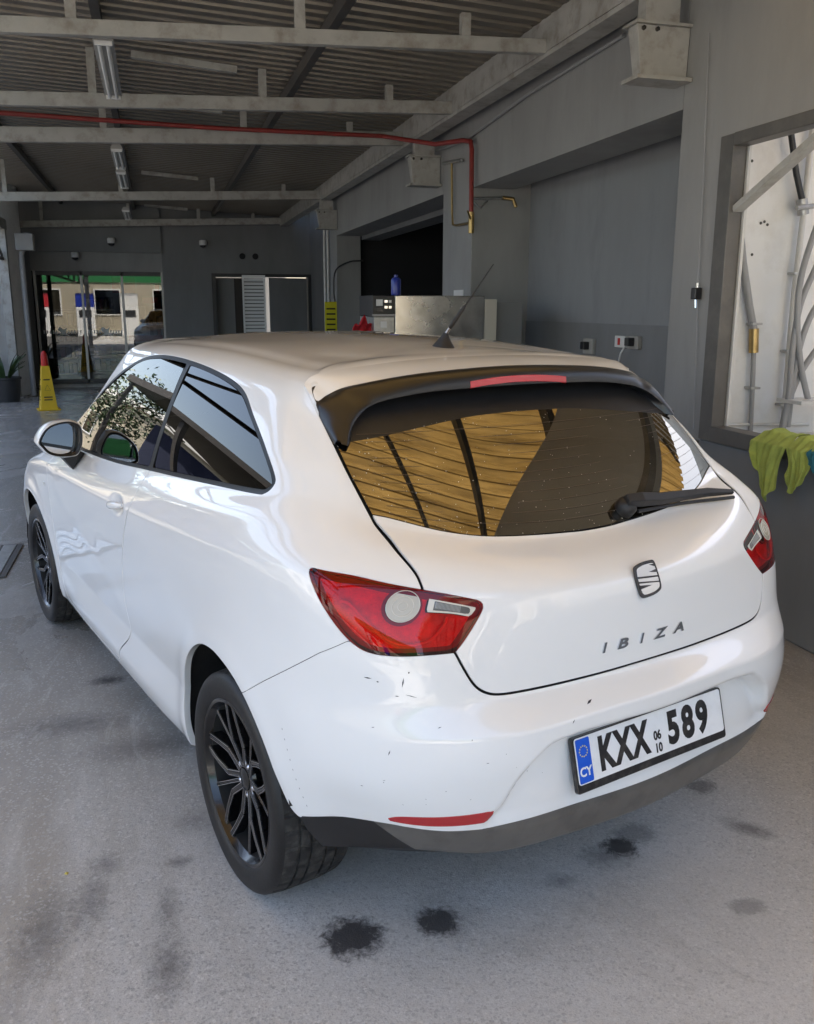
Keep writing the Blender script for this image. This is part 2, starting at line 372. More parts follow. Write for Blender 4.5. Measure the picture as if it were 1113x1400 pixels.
    def spot(x, y, rx, ry, amt, edge=.45, rot=0.):
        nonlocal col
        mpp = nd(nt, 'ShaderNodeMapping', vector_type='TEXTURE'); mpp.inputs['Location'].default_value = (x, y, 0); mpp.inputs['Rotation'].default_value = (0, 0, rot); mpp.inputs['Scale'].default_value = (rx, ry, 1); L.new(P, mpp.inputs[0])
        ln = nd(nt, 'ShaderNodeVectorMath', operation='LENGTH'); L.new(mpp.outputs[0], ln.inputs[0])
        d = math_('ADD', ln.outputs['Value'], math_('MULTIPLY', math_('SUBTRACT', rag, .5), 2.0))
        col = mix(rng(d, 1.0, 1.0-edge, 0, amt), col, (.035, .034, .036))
    for a in FLOOR_SPOTS: spot(a[0], a[1], a[2]*1.25, a[3]*1.25, *a[4:])
    L.new(col, b.inputs['Base Color'])
    rr = mix(math_('MULTIPLY', wet, .9), (.62, .62, .62), (.10, .10, .10))
    rr = mix(math_('MULTIPLY', deep, .55), rr, (.22, .22, .22))
    rr = mix(math_('MULTIPLY', lane, .4), rr, (.3, .3, .3))
    L.new(rr, b.inputs['Roughness']); b.inputs['Specular IOR Level'].default_value = .45
    hgt = math_('ADD', math_('MULTIPLY', noise(210, 4, .7), .6), math_('MULTIPLY', noise(34, 5, .6), .6))
    bp = nd(nt, 'ShaderNodeBump', Distance=.006); L.new(hgt, bp.inputs['Height']); L.new(rng(wet, 0, 1, .55, .08), bp.inputs['Strength'])
    L.new(bp.outputs[0], b.inputs['Normal'])
    MATS['ground_concrete'] = m
FLOOR_SPOTS = [(.390, 1.885, .075, .070, .95), (.612, 1.880, .055, .052, .9), (.640, 1.90, .095, .075, .25, .8), (1.227, 2.05, .05, .045, .9), (1.17, 2.02, .09, .06, .45, .8), (1.30, 2.10, .07, .05, .4), (1.644, 2.03, .04, .08, .6, .8, .7), (1.65, 2.281, .05, .04, .6), (-.276, 3.693, .075, .05, .9, .8), (-.40, 3.30, .20, .10, .5, .9), (-.10, 3.05, .22, .10, .45, .9), (-.058, 1.90, .05, .12, .6, .9), (-.055, 2.12, .035, .10, .4, .9), (-.36, 2.10, .07, .18, .5, .9), (-.25, 2.20, .05, .12, .5, .9), (-.22, 2.36, .05, .06, .45, .9), (.03, 2.52, .07, .06, .35, .9), (.99, 1.95, .05, .03, .4, .8), (1.75, 2.55, .12, .06, .4, .9), (1.42, 1.72, .05, .03, .4), (-.02, 2.32, .04, .03, .6, .9), (.24, 2.32, .05, .05, .3, .9)]
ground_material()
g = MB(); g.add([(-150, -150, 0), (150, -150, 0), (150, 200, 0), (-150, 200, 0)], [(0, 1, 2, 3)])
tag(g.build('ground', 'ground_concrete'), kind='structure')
mat('asphalt', (.075, .073, .07), .85, var=.25, var_scale=.8, dirt=(.12, .115, .105), dirt_amt=.5, dirt_scale=1.5, bump=.5, bump_scale=160)
yd = MB(); yd.add([(-60, -60, .004), (-2.75, -60, .004), (-2.75, 60, .004), (-60, 60, .004)], [(0, 1, 2, 3)]); tag(yd.build('road', 'asphalt'), kind='structure')  # unseen dark ground left of the canopy, added to cut bounced light
# metal drain cover at the left edge
dc = empty('drain_cover', (-1.22, 5.75, 0)); tag(dc, 'light metal drain cover with dark rim in the wet floor at left edge', 'drain')
m = MB(); m.box(-.30, .30, -.38, .38, .001, .010); m.build('cover_rim', 'steel_dark', dc); 
for i in range(6): MB().box(-.275+.092*i, -.275+.092*i+.08, -.355, .355, .002, .014, .003).build('cover_bar', 'galvanised', dc)
# ---------------------------------------------------------------- building along the right-hand side
XW = 2.805
bld = empty('service_building', (XW, 0, 0)); tag(bld, 'grey rendered building with deep bays and pillars along the right side', 'building')
def part(name, m, shapes, parent=bld, bevel=0.):
    mb = MB(); 
    for s_ in shapes: mb.box(*s_)
    for i in range(len(mb.v)):
        v = mb.v[i]; mb.v[i] = (v[0]-parent.location.x, v[1]-parent.location.y, v[2]-parent.location.z)
    return mb.build(name, m, parent, bevel=bevel)
part('parapet', 'wall_grey_dark', [(XW, 3.05, -3.2, 4.25, 0, .855)], bevel=.012)
part('upper_wall', 'wall_grey', [(XW-.012, 3.02, -3.2, 4.135, 2.375, 3.27)])
part('pillar', 'wall_grey', [(XW, 2.90, 4.137, 4.53, 0, 3.95)], bevel=.008)
part('bay_return', 'wall_blue_grey', [(2.901, 3.369, 4.43, 4.528, 0, 2.66)])
part('pillar', 'wall_grey', [(XW, 3.42, 7.87, 8.71, 0, 3.62)], bevel=.008)
part('pillar', 'wall_grey', [(XW, 3.19, 14.1, 14.62, 0, 3.62)], bevel=.008)
part('lintel', 'wall_grey', [(XW+.001, 3.20, 4.53, 7.87, 2.58, 3.62)])
part('lintel', 'wall_grey', [(XW+.001, 3.20, 8.71, 14.1, 2.62, 3.62)])
part('bay_soffit', 'wall_grey_dark', [(3.20, 3.42, 4.53, 7.87, 2.66, 2.8)])
part('bay_wall', 'wall_blue_grey', [(3.37, 3.55, 4.53, 7.87, 0, 2.66)])
part('bay_dado', 'wall_grey_dark', [(3.362, 3.37, 4.53, 7.87, 0, 1.42)])
part('side_wall', 'wall_grey_dark', [(3.17, 3.4, 14.62, 18.7, 0, 3.62)])
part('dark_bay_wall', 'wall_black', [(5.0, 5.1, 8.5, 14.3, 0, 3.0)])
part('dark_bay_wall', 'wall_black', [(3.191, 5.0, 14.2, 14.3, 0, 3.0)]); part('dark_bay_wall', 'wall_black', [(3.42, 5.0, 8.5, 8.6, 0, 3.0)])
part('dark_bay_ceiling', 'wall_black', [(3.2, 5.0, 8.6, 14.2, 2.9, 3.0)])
part('shutter_box', 'wall_grey_dark', [(3.205, 3.5, 8.712, 14.09, 2.56, 2.88)])
part('building_roof', 'wall_grey', [(3.43, 9, 4.55, 19, 3.62, 3.75)])
part('room_roof', 'wall_white', [(2.812, 4.72, 3.22, 4.13, 3.285, 3.345)]); part('room_roof', 'wall_white', [(2.906, 4.72, 4.131, 4.299, 3.285, 3.345)]); part('room_roof', 'wall_white', [(2.906, 6.4, 4.421, 4.56, 3.285, 3.6)])
part('roof_infill', 'wall_grey', [(2.81, 3.2, 14.62, 18.7, 3.45, 3.61)])
part('parapet_shelf', 'wall_grey', [(3.06, 3.75, -3.2, 4.13, .70, .74)])
# utility room seen through the opening, open to the sky
part('room_wall', 'wall_white', [(2.902, 6.2, 4.30, 4.42, 0, 3.6)]); part('room_wall', 'wall_white', [(6.2, 6.4, -3.2, 4.42, 0, 3.6)])
# ---- opening frame: metal jamb, head and sill
of = empty('opening_frame', (XW, 4.1, .87)); tag(of, 'bronze metal frame round the service opening in the right wall', 'frame')
def fpart(name, m, shapes, parent, bevel=0.): return part(name, m, shapes, parent, bevel)
fpart('jamb', 'frame_bronze', [(XW-.02, XW+.06, 4.02, 4.13, .856, 2.374)], of, .004)
fpart('jamb_edge', 'pipe_white', [(XW+.061, XW+.075, 4.005, 4.045, .92, 2.32)], of)
fpart('head_rail', 'frame_bronze', [(XW-.022, XW+.062, -3.0, 4.019, 2.315, 2.376)], of, .004)
fpart('sill_rail', 'frame_bronze', [(XW-.03, XW+.07, -3.0, 4.019, .857, .935)], of, .004)
m = MB(); m.obox((XW+.03, 4.02, 2.02), (XW+.03, 3.0, 2.49), .03, .055, up=(1, 0, 0)); m.v = [(v[0]-XW, v[1]-4.1, v[2]-.87) for v in m.v]; m.build('brace', 'steel_paint', of)
# ---- roof beam brackets
def bracket(y, label):
    b_ = empty('beam_bracket', (XW, y, 2.70)); tag(b_, label, 'bracket', 'steel brackets under the long beam')
    m = MB(); m.add([(-.315, 0, .27), (-.004, 0, .27), (-.004, .10, .27), (-.315, .10, .27), (-.275, .01, .02), (-.004, .01, .02), (-.004, .09, .02), (-.275, .09, .02)], [(0, 1, 2, 3), (7, 6, 5, 4), (0, 4, 5, 1), (1, 5, 6, 2), (2, 6, 7, 3), (3, 7, 4, 0)])
    m.build('bracket_box', 'steel_paint', b_, bevel=.004)
    MB().box(-.325, -.003, -.05, .12, 0, .019).build('bottom_plate', 'steel_paint', b_)
    MB().box(-.33, -.003, -.02, .13, .271, .285).build('top_plate', 'steel_paint', b_)
    MB().box(-.26, -.06, .02, .10, .286, .424).build('packer', 'steel_paint', b_)
    for k in (-.28, -.20):
        m = MB(); m.lathe([(.012, -.012), (.012, 0), (0, -.012)], 6, 'y'); m.build('bolt', 'steel_dark', b_, (k, 0, .25))
bracket(4.50, 'tapered pale steel bracket box high beside the service opening')
bracket(8.80, 'tapered pale steel bracket box above the second pillar beside red pipe')
bracket(14.0, 'small tapered steel bracket on the far pillar near back wall')
# ---------------------------------------------------------------- back wall with shop front
bw = empty('shop_building', (0, 18.7, 0)); tag(bw, 'dark grey end wall with glazed shop front below the canopy', 'building')
part('back_wall', 'wall_grey_dark', [(.22, 1.16, 18.7, 18.95, 0, 3.9)], bw); part('back_wall', 'wall_grey_dark', [(3.19, 4.0, 18.7, 18.95, 0, 3.9)], bw)
part('back_wall', 'wall_grey_dark', [(1.16, 3.19, 18.701, 18.95, 2.19, 3.9)], bw); part('fascia_wall', 'wall_grey_dark', [(-8, .22, 18.62, 18.95, 2.56, 3.9)], bw)
part('header', 'wall_grey', [(-2.2, .22, 18.702, 18.95, 2.2, 2.56)], bw); part('back_wall', 'wall_grey_dark', [(-8, -2.2, 18.7, 18.95, 0, 2.56)], bw)
part('shop_step', 'steel_paint', [(-2.3, .25, 18.45, 18.7, 0, .06)], bw)
part('shop_floor', 'shop_floor', [(-4, 3.4, 18.96, 25, .0, .05)], bw); part('shop_back', 'shop_wall', [(-4, 3.4, 24.0, 24.2, .05, 3)], bw); part('shop_ceiling', 'shop_wall', [(-4, 3.4, 18.96, 24, 2.9, 3)], bw)
part('shop_side', 'shop_wall', [(-4.1, -4, 18.96, 24.2, .05, 2.9)], bw); part('shop_side', 'shop_wall', [(1.0, 1.1, 18.96, 24, .05, 2.9)], bw)
sf = empty('shop_front', (-1, 18.72, .06)); tag(sf, 'glass sliding shop doors with metal frame in the end wall', 'shop front')
for x in (-2.17, -1.33, -.58, .18): fpart('frame_post', 'frame_alu', [(x, x+.045, 18.70, 18.77, .06, 2.2)], sf)
fpart('frame_rail', 'frame_dark', [(-2.125, .18, 18.70, 18.77, 2.12, 2.2)], sf); fpart('frame_rail', 'frame_dark', [(-2.125, .18, 18.70, 18.77, .061, .14)], sf)
for x0, x1 in ((-2.125, -1.33), (-1.285, -.58), (-.535, .18)): fpart('glass_pane', 'shop_glass', [(x0, x1, 18.73, 18.74, .14, 2.12)], sf)
for x0, x1 in ((-2.08, -1.36), (-1.26, -.6)):
    for k in range(13):
        if k in (5, 6, 7): continue
        x = x0+(x1-x0)*(k+.2)/13; fpart('glass_mark', 'plastic_white', [(x, x+.022, 18.722, 18.728, 1.02, 1.085)], sf)
    xc = (x0+x1)/2; m = MB(); m.prism(smooth_closed([(-.11, -.09), (-.02, -.02), (-.09, .03), (-.05, .10), (.02, .05), (.09, .09), (.05, .0), (.12, -.08), (.03, -.05)], 3).tolist(), .006, Matrix.Rotation(R(90), 4, 'X')); m.build('glass_emblem', 'plastic_white', sf, (xc+1, 18.724-18.72, 1.05-.06))
fpart('poster', 'fascia_red', [(-.50, .15, 18.745, 18.752, .86, .98)], sf); fpart('poster', 'fascia_red', [(-.75, -.32, 18.745, 18.752, 1.80, 2.10)], sf); fpart('poster', 'fascia_red', [(-.20, .10, 18.745, 18.752, 1.60, 1.72)], sf)
fpart('poster', 'plastic_white', [(-.50, -.15, 18.745, 18.752, 1.0, 1.55)], sf)
random.seed(7)
for i, (x, y, w, h) in enumerate(((-1.95, 21.5, .5, 1.4), (-1.2, 22.4, .6, 1.7), (-.3, 21.0, .55, 1.2), (.3, 22.8, .5, 1.8), (-2.7, 20.6, .6, 1.5))):
    sh_ = empty('shop_shelf', (x, y, .05)); tag(sh_, ['low display shelf behind the left glass door', 'tall shelf at the middle of the dim shop', 'waist-high display behind the right glass pane', 'tallest shelf at the right end of the shop', 'shelf at the far left inside the shop'][i], 'shelf', 'shelves inside the shop')
    MB().box(-w/2, w/2, .16, .2, 0, h).build('shelf_back', 'frame_dark', sh_)
    for k in range(int(h/.35)+1):
        z = k*.35; MB().box(-w/2, w/2, -.2, .16, z, z+.03).build('shelf_board', 'goods_d', sh_)
        xx = -w/2+.02
        while xx < w/2-.1 and z+.3 < h+.3:
            ww = random.uniform(.06, .13); hh = random.uniform(.14, .27); MB().box(xx, xx+ww, -.15, .1, z+.031, z+.031+hh).build('package', random.choice(['goods_a', 'goods_b', 'goods_c', 'goods_d', 'goods_d']), sh_); xx += ww+.015
# service doorway in the end wall
dw = empty('service_doorway', (2.2, 18.7, 0)); tag(dw, 'dark open doorway with pale door leaf in the end wall', 'door')
fpart('door_frame', 'frame_dark', [(1.16, 1.24, 18.66, 18.94, 0, 2.19)], dw); fpart('door_frame', 'frame_dark', [(3.11, 3.19, 18.66, 18.94, 0, 2.19)], dw); fpart('door_frame', 'frame_dark', [(1.24, 3.11, 18.66, 18.94, 2.13, 2.19)], dw)
fpart('door_leaf', 'wall_grey_dark', [(2.32, 3.10, 18.80, 18.84, .01, 2.12)], dw); fpart('door_reveal', 'wall_black', [(1.24, 2.32, 19.6, 19.62, 0, 2.13)], dw); fpart('door_panel', 'wall_grey_dark', [(1.25, 1.62, 18.9, 18.93, .01, 2.1)], dw)
lo = empty('louvre_shutter', (1.83, 17.0, 0)); tag(lo, 'tall white louvred shutter leaf standing open by the doorway', 'shutter')
fpart('louvre_frame', 'plastic_white', [(1.605, 1.635, 16.98, 17.02, .02, 2.11)], lo); fpart('louvre_frame', 'plastic_white', [(1.995, 2.025, 16.98, 17.02, .02, 2.11)], lo); fpart('louvre_frame', 'plastic_white', [(1.635, 1.995, 16.98, 17.02, 2.06, 2.11)], lo); fpart('louvre_frame', 'plastic_white', [(1.635, 1.995, 16.98, 17.02, .02, .08)], lo)
for k in range(30):
    z = .11+.065*k; m = MB(); m.add([(1.636-1.83, -.015, z), (1.994-1.83, -.015, z), (1.994-1.83, .015, z+.05), (1.636-1.83, .015, z+.05), (1.636-1.83, -.005, z), (1.994-1.83, -.005, z), (1.994-1.83, .02, z+.05), (1.636-1.83, .02, z+.05)], [(0, 1, 2, 3), (7, 6, 5, 4), (0, 4, 5, 1), (1, 5, 6, 2), (2, 6, 7, 3), (3, 7, 4, 0)]); m.build('slat', 'plastic_white', lo)
# ---------------------------------------------------------------- canopy
cp = empty('canopy', (0, 0, 3.1)); tag(cp, 'corrugated metal canopy on painted steel beams over the wash bay', 'canopy')
def zb(x): return 3.145+(x-2.55)*.038          # underside of cross beams
def zr(x): return 3.36+(2.55-x)*.048           # underside of sheeting
YB, YF = CANOPY_Y0, 18.695
XL = -2.35
def cpart(name, m, mb, bevel=0.):
    mb.v = [(v[0], v[1], v[2]-3.1) for v in mb.v]; return mb.build(name, m, cp, bevel=bevel)
pitch = .152
prof_ = [(0, 0), (.05, 0), (.066, .04), (.100, .04), (.116, 0)]
sheet_w = pitch*5; y = YB
while y < YF:
    V = []; F = []; ys = []
    for k in range(5):
        for dy, dz in prof_: ys.append((y+k*pitch+dy, dz))
    ys.append((y+5*pitch, 0))
    xs = [XL-.15, XW-.002 if y > 3.2 else 4.7]; n = len(ys)
    for x in xs:
        for yy, dz in ys: V.append((x, yy, zr(x)+dz-.05*max(0, (yy-9.0)/10)))
    for x in xs:
        for yy, dz in ys: V.append((x, yy, zr(x)+dz-.05*max(0, (yy-9.0)/10)+.0025))
    for k in range(n-1): F += [(k, k+1, n+k+1, n+k), (2*n+n+k, 2*n+n+k+1, 2*n+k+1, 2*n+k)]
    m = MB(); m.add(V if y > 3.2 else V[:2*n], F if y > 3.2 else [f_ for f_ in F if max(f_) < 2*n]); cpart('roof_sheet', 'roof_zinc' if y > 3.2 else 'roof_fibre', m); y += sheet_w
beams = [(5.80, .085, .06), (7.72, .10, .06), (9.30, .13, .07), (14.09, .12, .07), (18.45, .12, .07)]
if CANOPY_Y0 < -.2: beams = [(CANOPY_Y0+.1, .14, .08)]+beams
for yy, h, w in beams:
    m = MB(); x0, x1 = XL-.1, 2.549
    m.obox((x0, yy, zb(x0)+h/2), (x1, yy, zb(x1)+h/2), w, h); cpart('cross_beam', 'steel_paint', m, .004)
    for x in (-1.9, -.35, .95, 2.0):
        if zr(x)-zb(x)-h > .02:
            m = MB(); m.box(x-.03, x+.03, yy-.025, yy+.025, zb(x)+h, zr(x)-.045); cpart('stub_post', 'steel_paint', m)
    m = MB(); m.obox((-.05, yy-.01, zr(-.05)-.055), (.75, yy-.01, zr(.75)-.075), .05, .05); cpart('splice_plate', 'steel_paint', m)
for x in (-1.55, -.25, 1.25):
    m = MB(); m.obox((x, 3.83, zr(x)-.045), (x, YF, zr(x)-.045-.05), .06, .09); cpart('rafter', 'steel_dark', m)
for k in range(11):                                                      # skewed bearers under the clear sheets
    x1 = -4.2+.85*k; y1 = 3.75; y0 = YB+.05; x0 = x1+(y1-y0)*.42
    if x1 < XL: y1 -= (XL-x1)/.42; x1 = XL
    if x1 > 2.54: y1 = 3.3
    if x0 > 4.6: y0 += (x0-4.6)/.42; x0 = 4.6
    if y1-y0 > .2: m = MB(); m.obox((x0, y0, zr(x0)-.035), (x1, y1, zr(x1)-.035), .045, .06); cpart('rafter', 'steel_dark', m)
m = MB(); m.obox((XL, 3.80, zr(XL)-.04), (2.54, 3.80, zr(2.54)-.04), .05, .08); cpart('rafter', 'steel_dark', m)
# long beam along the wall: web with flanges
m = MB(); m.box(2.552, 2.70, 3.7, 18.6, 3.335, 3.365); m.box(2.60, 2.64, 3.7, 18.6, 3.155, 3.335); m.box(2.552, 2.70, 3.7, 18.6, 3.125, 3.155); cpart('long_beam', 'steel_paint', m)
m = MB(); m.box(2.549, 2.599, 3.7, 18.6, 3.158, 3.332); cpart('beam_web', 'steel_paint', m)
m = MB(); m.box(XL-.1, XL+.05, YB, 18.6, zb(XL)-.17, zb(XL)-.003); cpart('edge_beam', 'steel_paint', m)
m = MB(); m.box(XL-.22, XL-.10, YB, 18.6, zr(XL)-.10, zr(XL)-.02); cpart('gutter', 'steel_paint', m)
for yy in (1.2, 16.6):
    m = MB(); m.box(XL-.08, XL+.06, yy-.07, yy+.07, 0, zb(XL)-.172); m.box(XL-.13, XL+.11, yy-.12, yy+.12, 0, .02); cpart('canopy_post', 'steel_paint', m, .004)
# web bracing of the left edge truss
for k in range(9):
    y0 = YB+.2+k*2.0
    m = MB(); m.obox((XL-.02, y0, zb(XL)-.16), (XL-.02, y0+1.0, zb(XL)-.62), .03, .03); m.obox((XL-.02, y0+1.0, zb(XL)-.62), (XL-.02, y0+2.0, zb(XL)-.16), .03, .03); cpart('brace_rod', 'steel_dark', m)
m = MB(); m.box(XL-.045, XL+.005, YB, 18.4, zb(XL)-.67, zb(XL)-.625); cpart('truss_chord', 'steel_dark', m)
# tube lamps under the rafters (not lit)
def lamp_fix(y0, y1, x, z, label):
    t = empty('tube_lamp', (x, y0, z)); tag(t, label, 'lamp', 'tube lamps along the canopy'); L_ = y1-y0
    m = MB(); m.add([(-.035, 0, .07), (.035, 0, .07), (.06, 0, .02), (-.06, 0, .02), (-.035, L_, .07), (.035, L_, .07), (.06, L_, .02), (-.06, L_, .02)], [(3, 2, 1, 0), (4, 5, 6, 7), (0, 1, 5, 4), (1, 2, 6, 5), (2, 3, 7, 6), (3, 0, 4, 7)]); m.build('lamp_tray', 'fixture_white', t)
    for s_ in (-.025, .025): m = MB(); m.tube([(s_, .02, .01), (s_, L_-.02, .01)], .013, 10); m.build('tube', 'lamp_tube', t)
    for yy in (.0, L_-.02): MB().box(-.05, .05, yy, yy+.02, -.005, .0195).build('tube_holder', 'plastic_white', t)
lamp_fix(5.9, 7.35, -.19, 3.03, 'nearest tube lamp hanging between the first two cross beams')
lamp_fix(9.5, 10.7, -.25, 3.0, 'second tube lamp just past the thick beam with red pipe')
lamp_fix(11.0, 12.3, -.26, 2.99, 'third tube lamp in the dark part of the canopy')
lamp_fix(15.0, 16.4, -.32, 2.97, 'farthest tube lamp near the end wall')
# ---------------------------------------------------------------- left side: rounded pier and downpipe
pr = MB(); pr.lathe([(1.25, .005), (1.25, 3.9), (0, 3.9)], 64, 'z'); tag(pr.build('round_pier', 'wall_white', None, (-3.42, 17.4, 0)), 'pale rounded pier at the far left behind the planter', 'pier')
dp = MB(); dp.tube([(-1.98, 16.7, 2.75), (-1.98, 16.7, 2.60), (-2.08, 16.75, 2.45), (-2.10, 16.75, 2.38), (-2.10, 16.75, .02)], .045, 12); tag(dp.build('downpipe', 'pipe_grey'), 'grey downpipe with offset bend beside the shop doors', 'pipe')
bx_o = MB(); bx_o.box(-2.14, -1.86, 16.45, 16.7, 2.45, 2.72); tag(bx_o.build('pipe_box', 'wall_grey', bevel=.01), 'small grey box under the edge beam above the downpipe', 'box')
# ---------------------------------------------------------------- what lies behind and to the left of the camera (seen in reflections)
def house(x0, x1, y0, y1, h, m, label, name, wins):
    hh = empty(name, ((x0+x1)/2, (y0+y1)/2, 0)); tag(hh, label, 'building')
    part('house_wall', m, [(x0, x1, y0, y1, 0, h)], hh); part('roof_edge', 'render_white', [(x0-.2, x1+.2, y0-.2, y1+.2, h+.002, h+.3)], hh)
    for (axis, c0_, a, z0, w_, h_) in wins:
        if axis == 'x': fr_ = part('window', 'plastic_white', [(c0_-.05, c0_+.05, a, a+w_, z0, z0+h_)], hh); part('pane', 'house_glass', [(c0_+.051, c0_+.06, a+.08, a+w_-.08, z0+.08, z0+h_-.08)], hh)
        else: part('window', 'plastic_white', [(a, a+w_, c0_-.05, c0_+.05, z0, z0+h_)], hh); part('pane', 'house_glass', [(a+.08, a+w_-.08, c0_+.051, c0_+.06, z0+.08, z0+h_-.08)], hh)
house(-22, -14, -6, 7, 4.2, 'render_white', 'white low house across the yard on the left', 'white_house', [('x', -14, y_, 1.0, 1.4, 1.5) for y_ in (-4.5, -1.5, 1.5, 4.5)])
house(-22, -14, 17, 30, 3.6, 'render_cream', 'cream low house far left of the canopy', 'cream_house', [('x', -14, y_, .9, 1.2, 1.4) for y_ in (18.5, 21.5, 24.5, 27.5)])
house(-9, 8, -30, -22, 4.5, 'render_cream', 'cream long building across the road behind the camera', 'long_building', [('y', -22, x_, 1.0, 1.6, 1.6) for x_ in (-7, -3.5, 0, 3.5)])
fc = empty('fuel_canopy', (-3, -14, 0)); tag(fc, 'flat canopy with green edge behind the camera', 'canopy')
part('canopy_edge', 'fascia_green', [(-9, 2, -17, -12, 2.75, 3.6)], fc)
for x in (-8, 1): part('canopy_leg', 'steel_paint', [(x-.15, x+.15, -14.6, -14.3, 0, 2.745)], fc)
tf = empty('windbreak', (-7.5, 10.5, 0)); tag(tf, 'dark blue windbreak sheet on posts across the yard', 'fence')
part('sheet', 'tarp_blue', [(-7.5, -7.47, 6.5, 13.6, .2, 2.3)], tf)
for y_ in (6.5, 10.0, 13.6): part('post', 'steel_dark', [(-7.62, -7.52, y_-.05, y_+.05, 0, 2.3)], tf)
def tree(x, y, h, rad, seed, label):
    rnd = random.Random(seed); t = empty('yard_tree', (x, y, 0)); tag(t, label, 'tree')
    m = MB(); m.tube([(0, 0, 0), (.05, .02, h*.3), (-.04, .05, h*.6), (0, 0, h*.9)], [.14, .11, .07, .02], 10)
    tips = []
    for k in range(14):
        a_ = rnd.uniform(0, 6.28); z0 = h*rnd.uniform(.35, .75); r_ = rad*rnd.uniform(.5, 1); p = Vector((math.cos(a_)*r_, math.sin(a_)*r_, z0+rnd.uniform(.2, .9))); m.tube([(0, 0, z0), (p*.5+Vector((0, 0, z0*.5)))[:], p[:]], [.04, .025, .008], 6); tips.append(p)
    m.build('trunk', 'bark', t)
    V = []; F = []
    for k in range(2600):
        tp = rnd.choice(tips); p = tp+Vector((rnd.gauss(0, .42), rnd.gauss(0, .42), rnd.gauss(.1, .36))); a_ = Vector((rnd.uniform(-1, 1), rnd.uniform(-1, 1), rnd.uniform(-.6, .6))).normalized(); b_ = a_.cross(Vector((rnd.uniform(-1, 1), rnd.uniform(-1, 1), 1))).normalized(); s_ = rnd.uniform(.06, .11); o_ = len(V)
        V += [(p-a_*s_)[:], (p+b_*s_*.45)[:], (p+a_*s_)[:], (p-b_*s_*.45)[:]]; F.append((o_, o_+1, o_+2, o_+3))
    m = MB(); m.add(V, F); tag(m.build('crown', 'leaf_tree', t), kind='stuff')
tree(-8.0, 16.5, 3.2, 1.3, 3, 'leafy yard tree beside the dark blue windbreak')
tree(-9.5, -2.5, 4.2, 1.6, 5, 'leafy yard tree in front of the white house')
sf.location = (-1, .02, .06); sf.parent = bw
for k_ in ('label', 'category'): del sf[k_]
nc = empty('neighbour_canopy', (-9, 11, 0)); tag(nc, 'dark flat shelter roof on thin posts across the yard', 'shelter')
part('shelter_roof', 'steel_dark', [(-11, -7.0, 5.5, 15.5, 3.05, 3.25)], nc)
for y_ in (5.8, 9.0, 12.2, 15.2):
    part('shelter_post', 'steel_dark', [(-7.2, -7.1, y_-.05, y_+.05, 0, 3.045)], nc)
    m = MB(); m.obox((1.85, y_-11, 2.4), (1.85, y_-11+1.2, 3.04), .03, .03); m.build('shelter_strut', 'steel_dark', nc)
house(3.1, 8, -13, -3.6, 4.6, 'render_cream', 'cream annex behind the camera at the right with tall dark windows', 'annex', [('y', -3.6, x_, .6, .9, 2.9) for x_ in (3.5, 4.9, 6.3)])
an = empty('pergola', (2.6, -3, 0)); tag(an, 'row of thin steel hoops in front of the annex', 'pergola')
for k in range(5):
    mb = MB(); mb.tube([(0, -.6*k, 0), (0, -.6*k, 2.8), (.1, -.6*k, 3.1), (.3, -.6*k, 3.2), (.45, -.6*k, 3.2)], .025, 8); mb.build('hoop', 'steel_dark', an)
for k, (x_, m_, lab) in enumerate(((-5.6, 'fascia_red', 'red fuel pump under the far canopy'), (-3.4, 'plastic_blue', 'blue fuel pump under the far canopy'), (-1.2, 'plastic_white', 'white fuel pump under the far canopy'))):
    fp = empty('fuel_pump', (x_, -12.6, 0)); tag(fp, lab, 'pump', 'fuel pumps behind the camera')
    part('pump_body', 'plastic_white', [(x_-.45, x_+.45, -12.9, -12.3, .005, 1.5)], fp, .03); part('pump_head', m_, [(x_-.45, x_+.45, -12.9, -12.3, 1.501, 2.2)], fp, .03); part('pump_screen', 'panel_black', [(x_-.3, x_+.3, -12.299, -12.28, 1.0, 1.35)], fp)
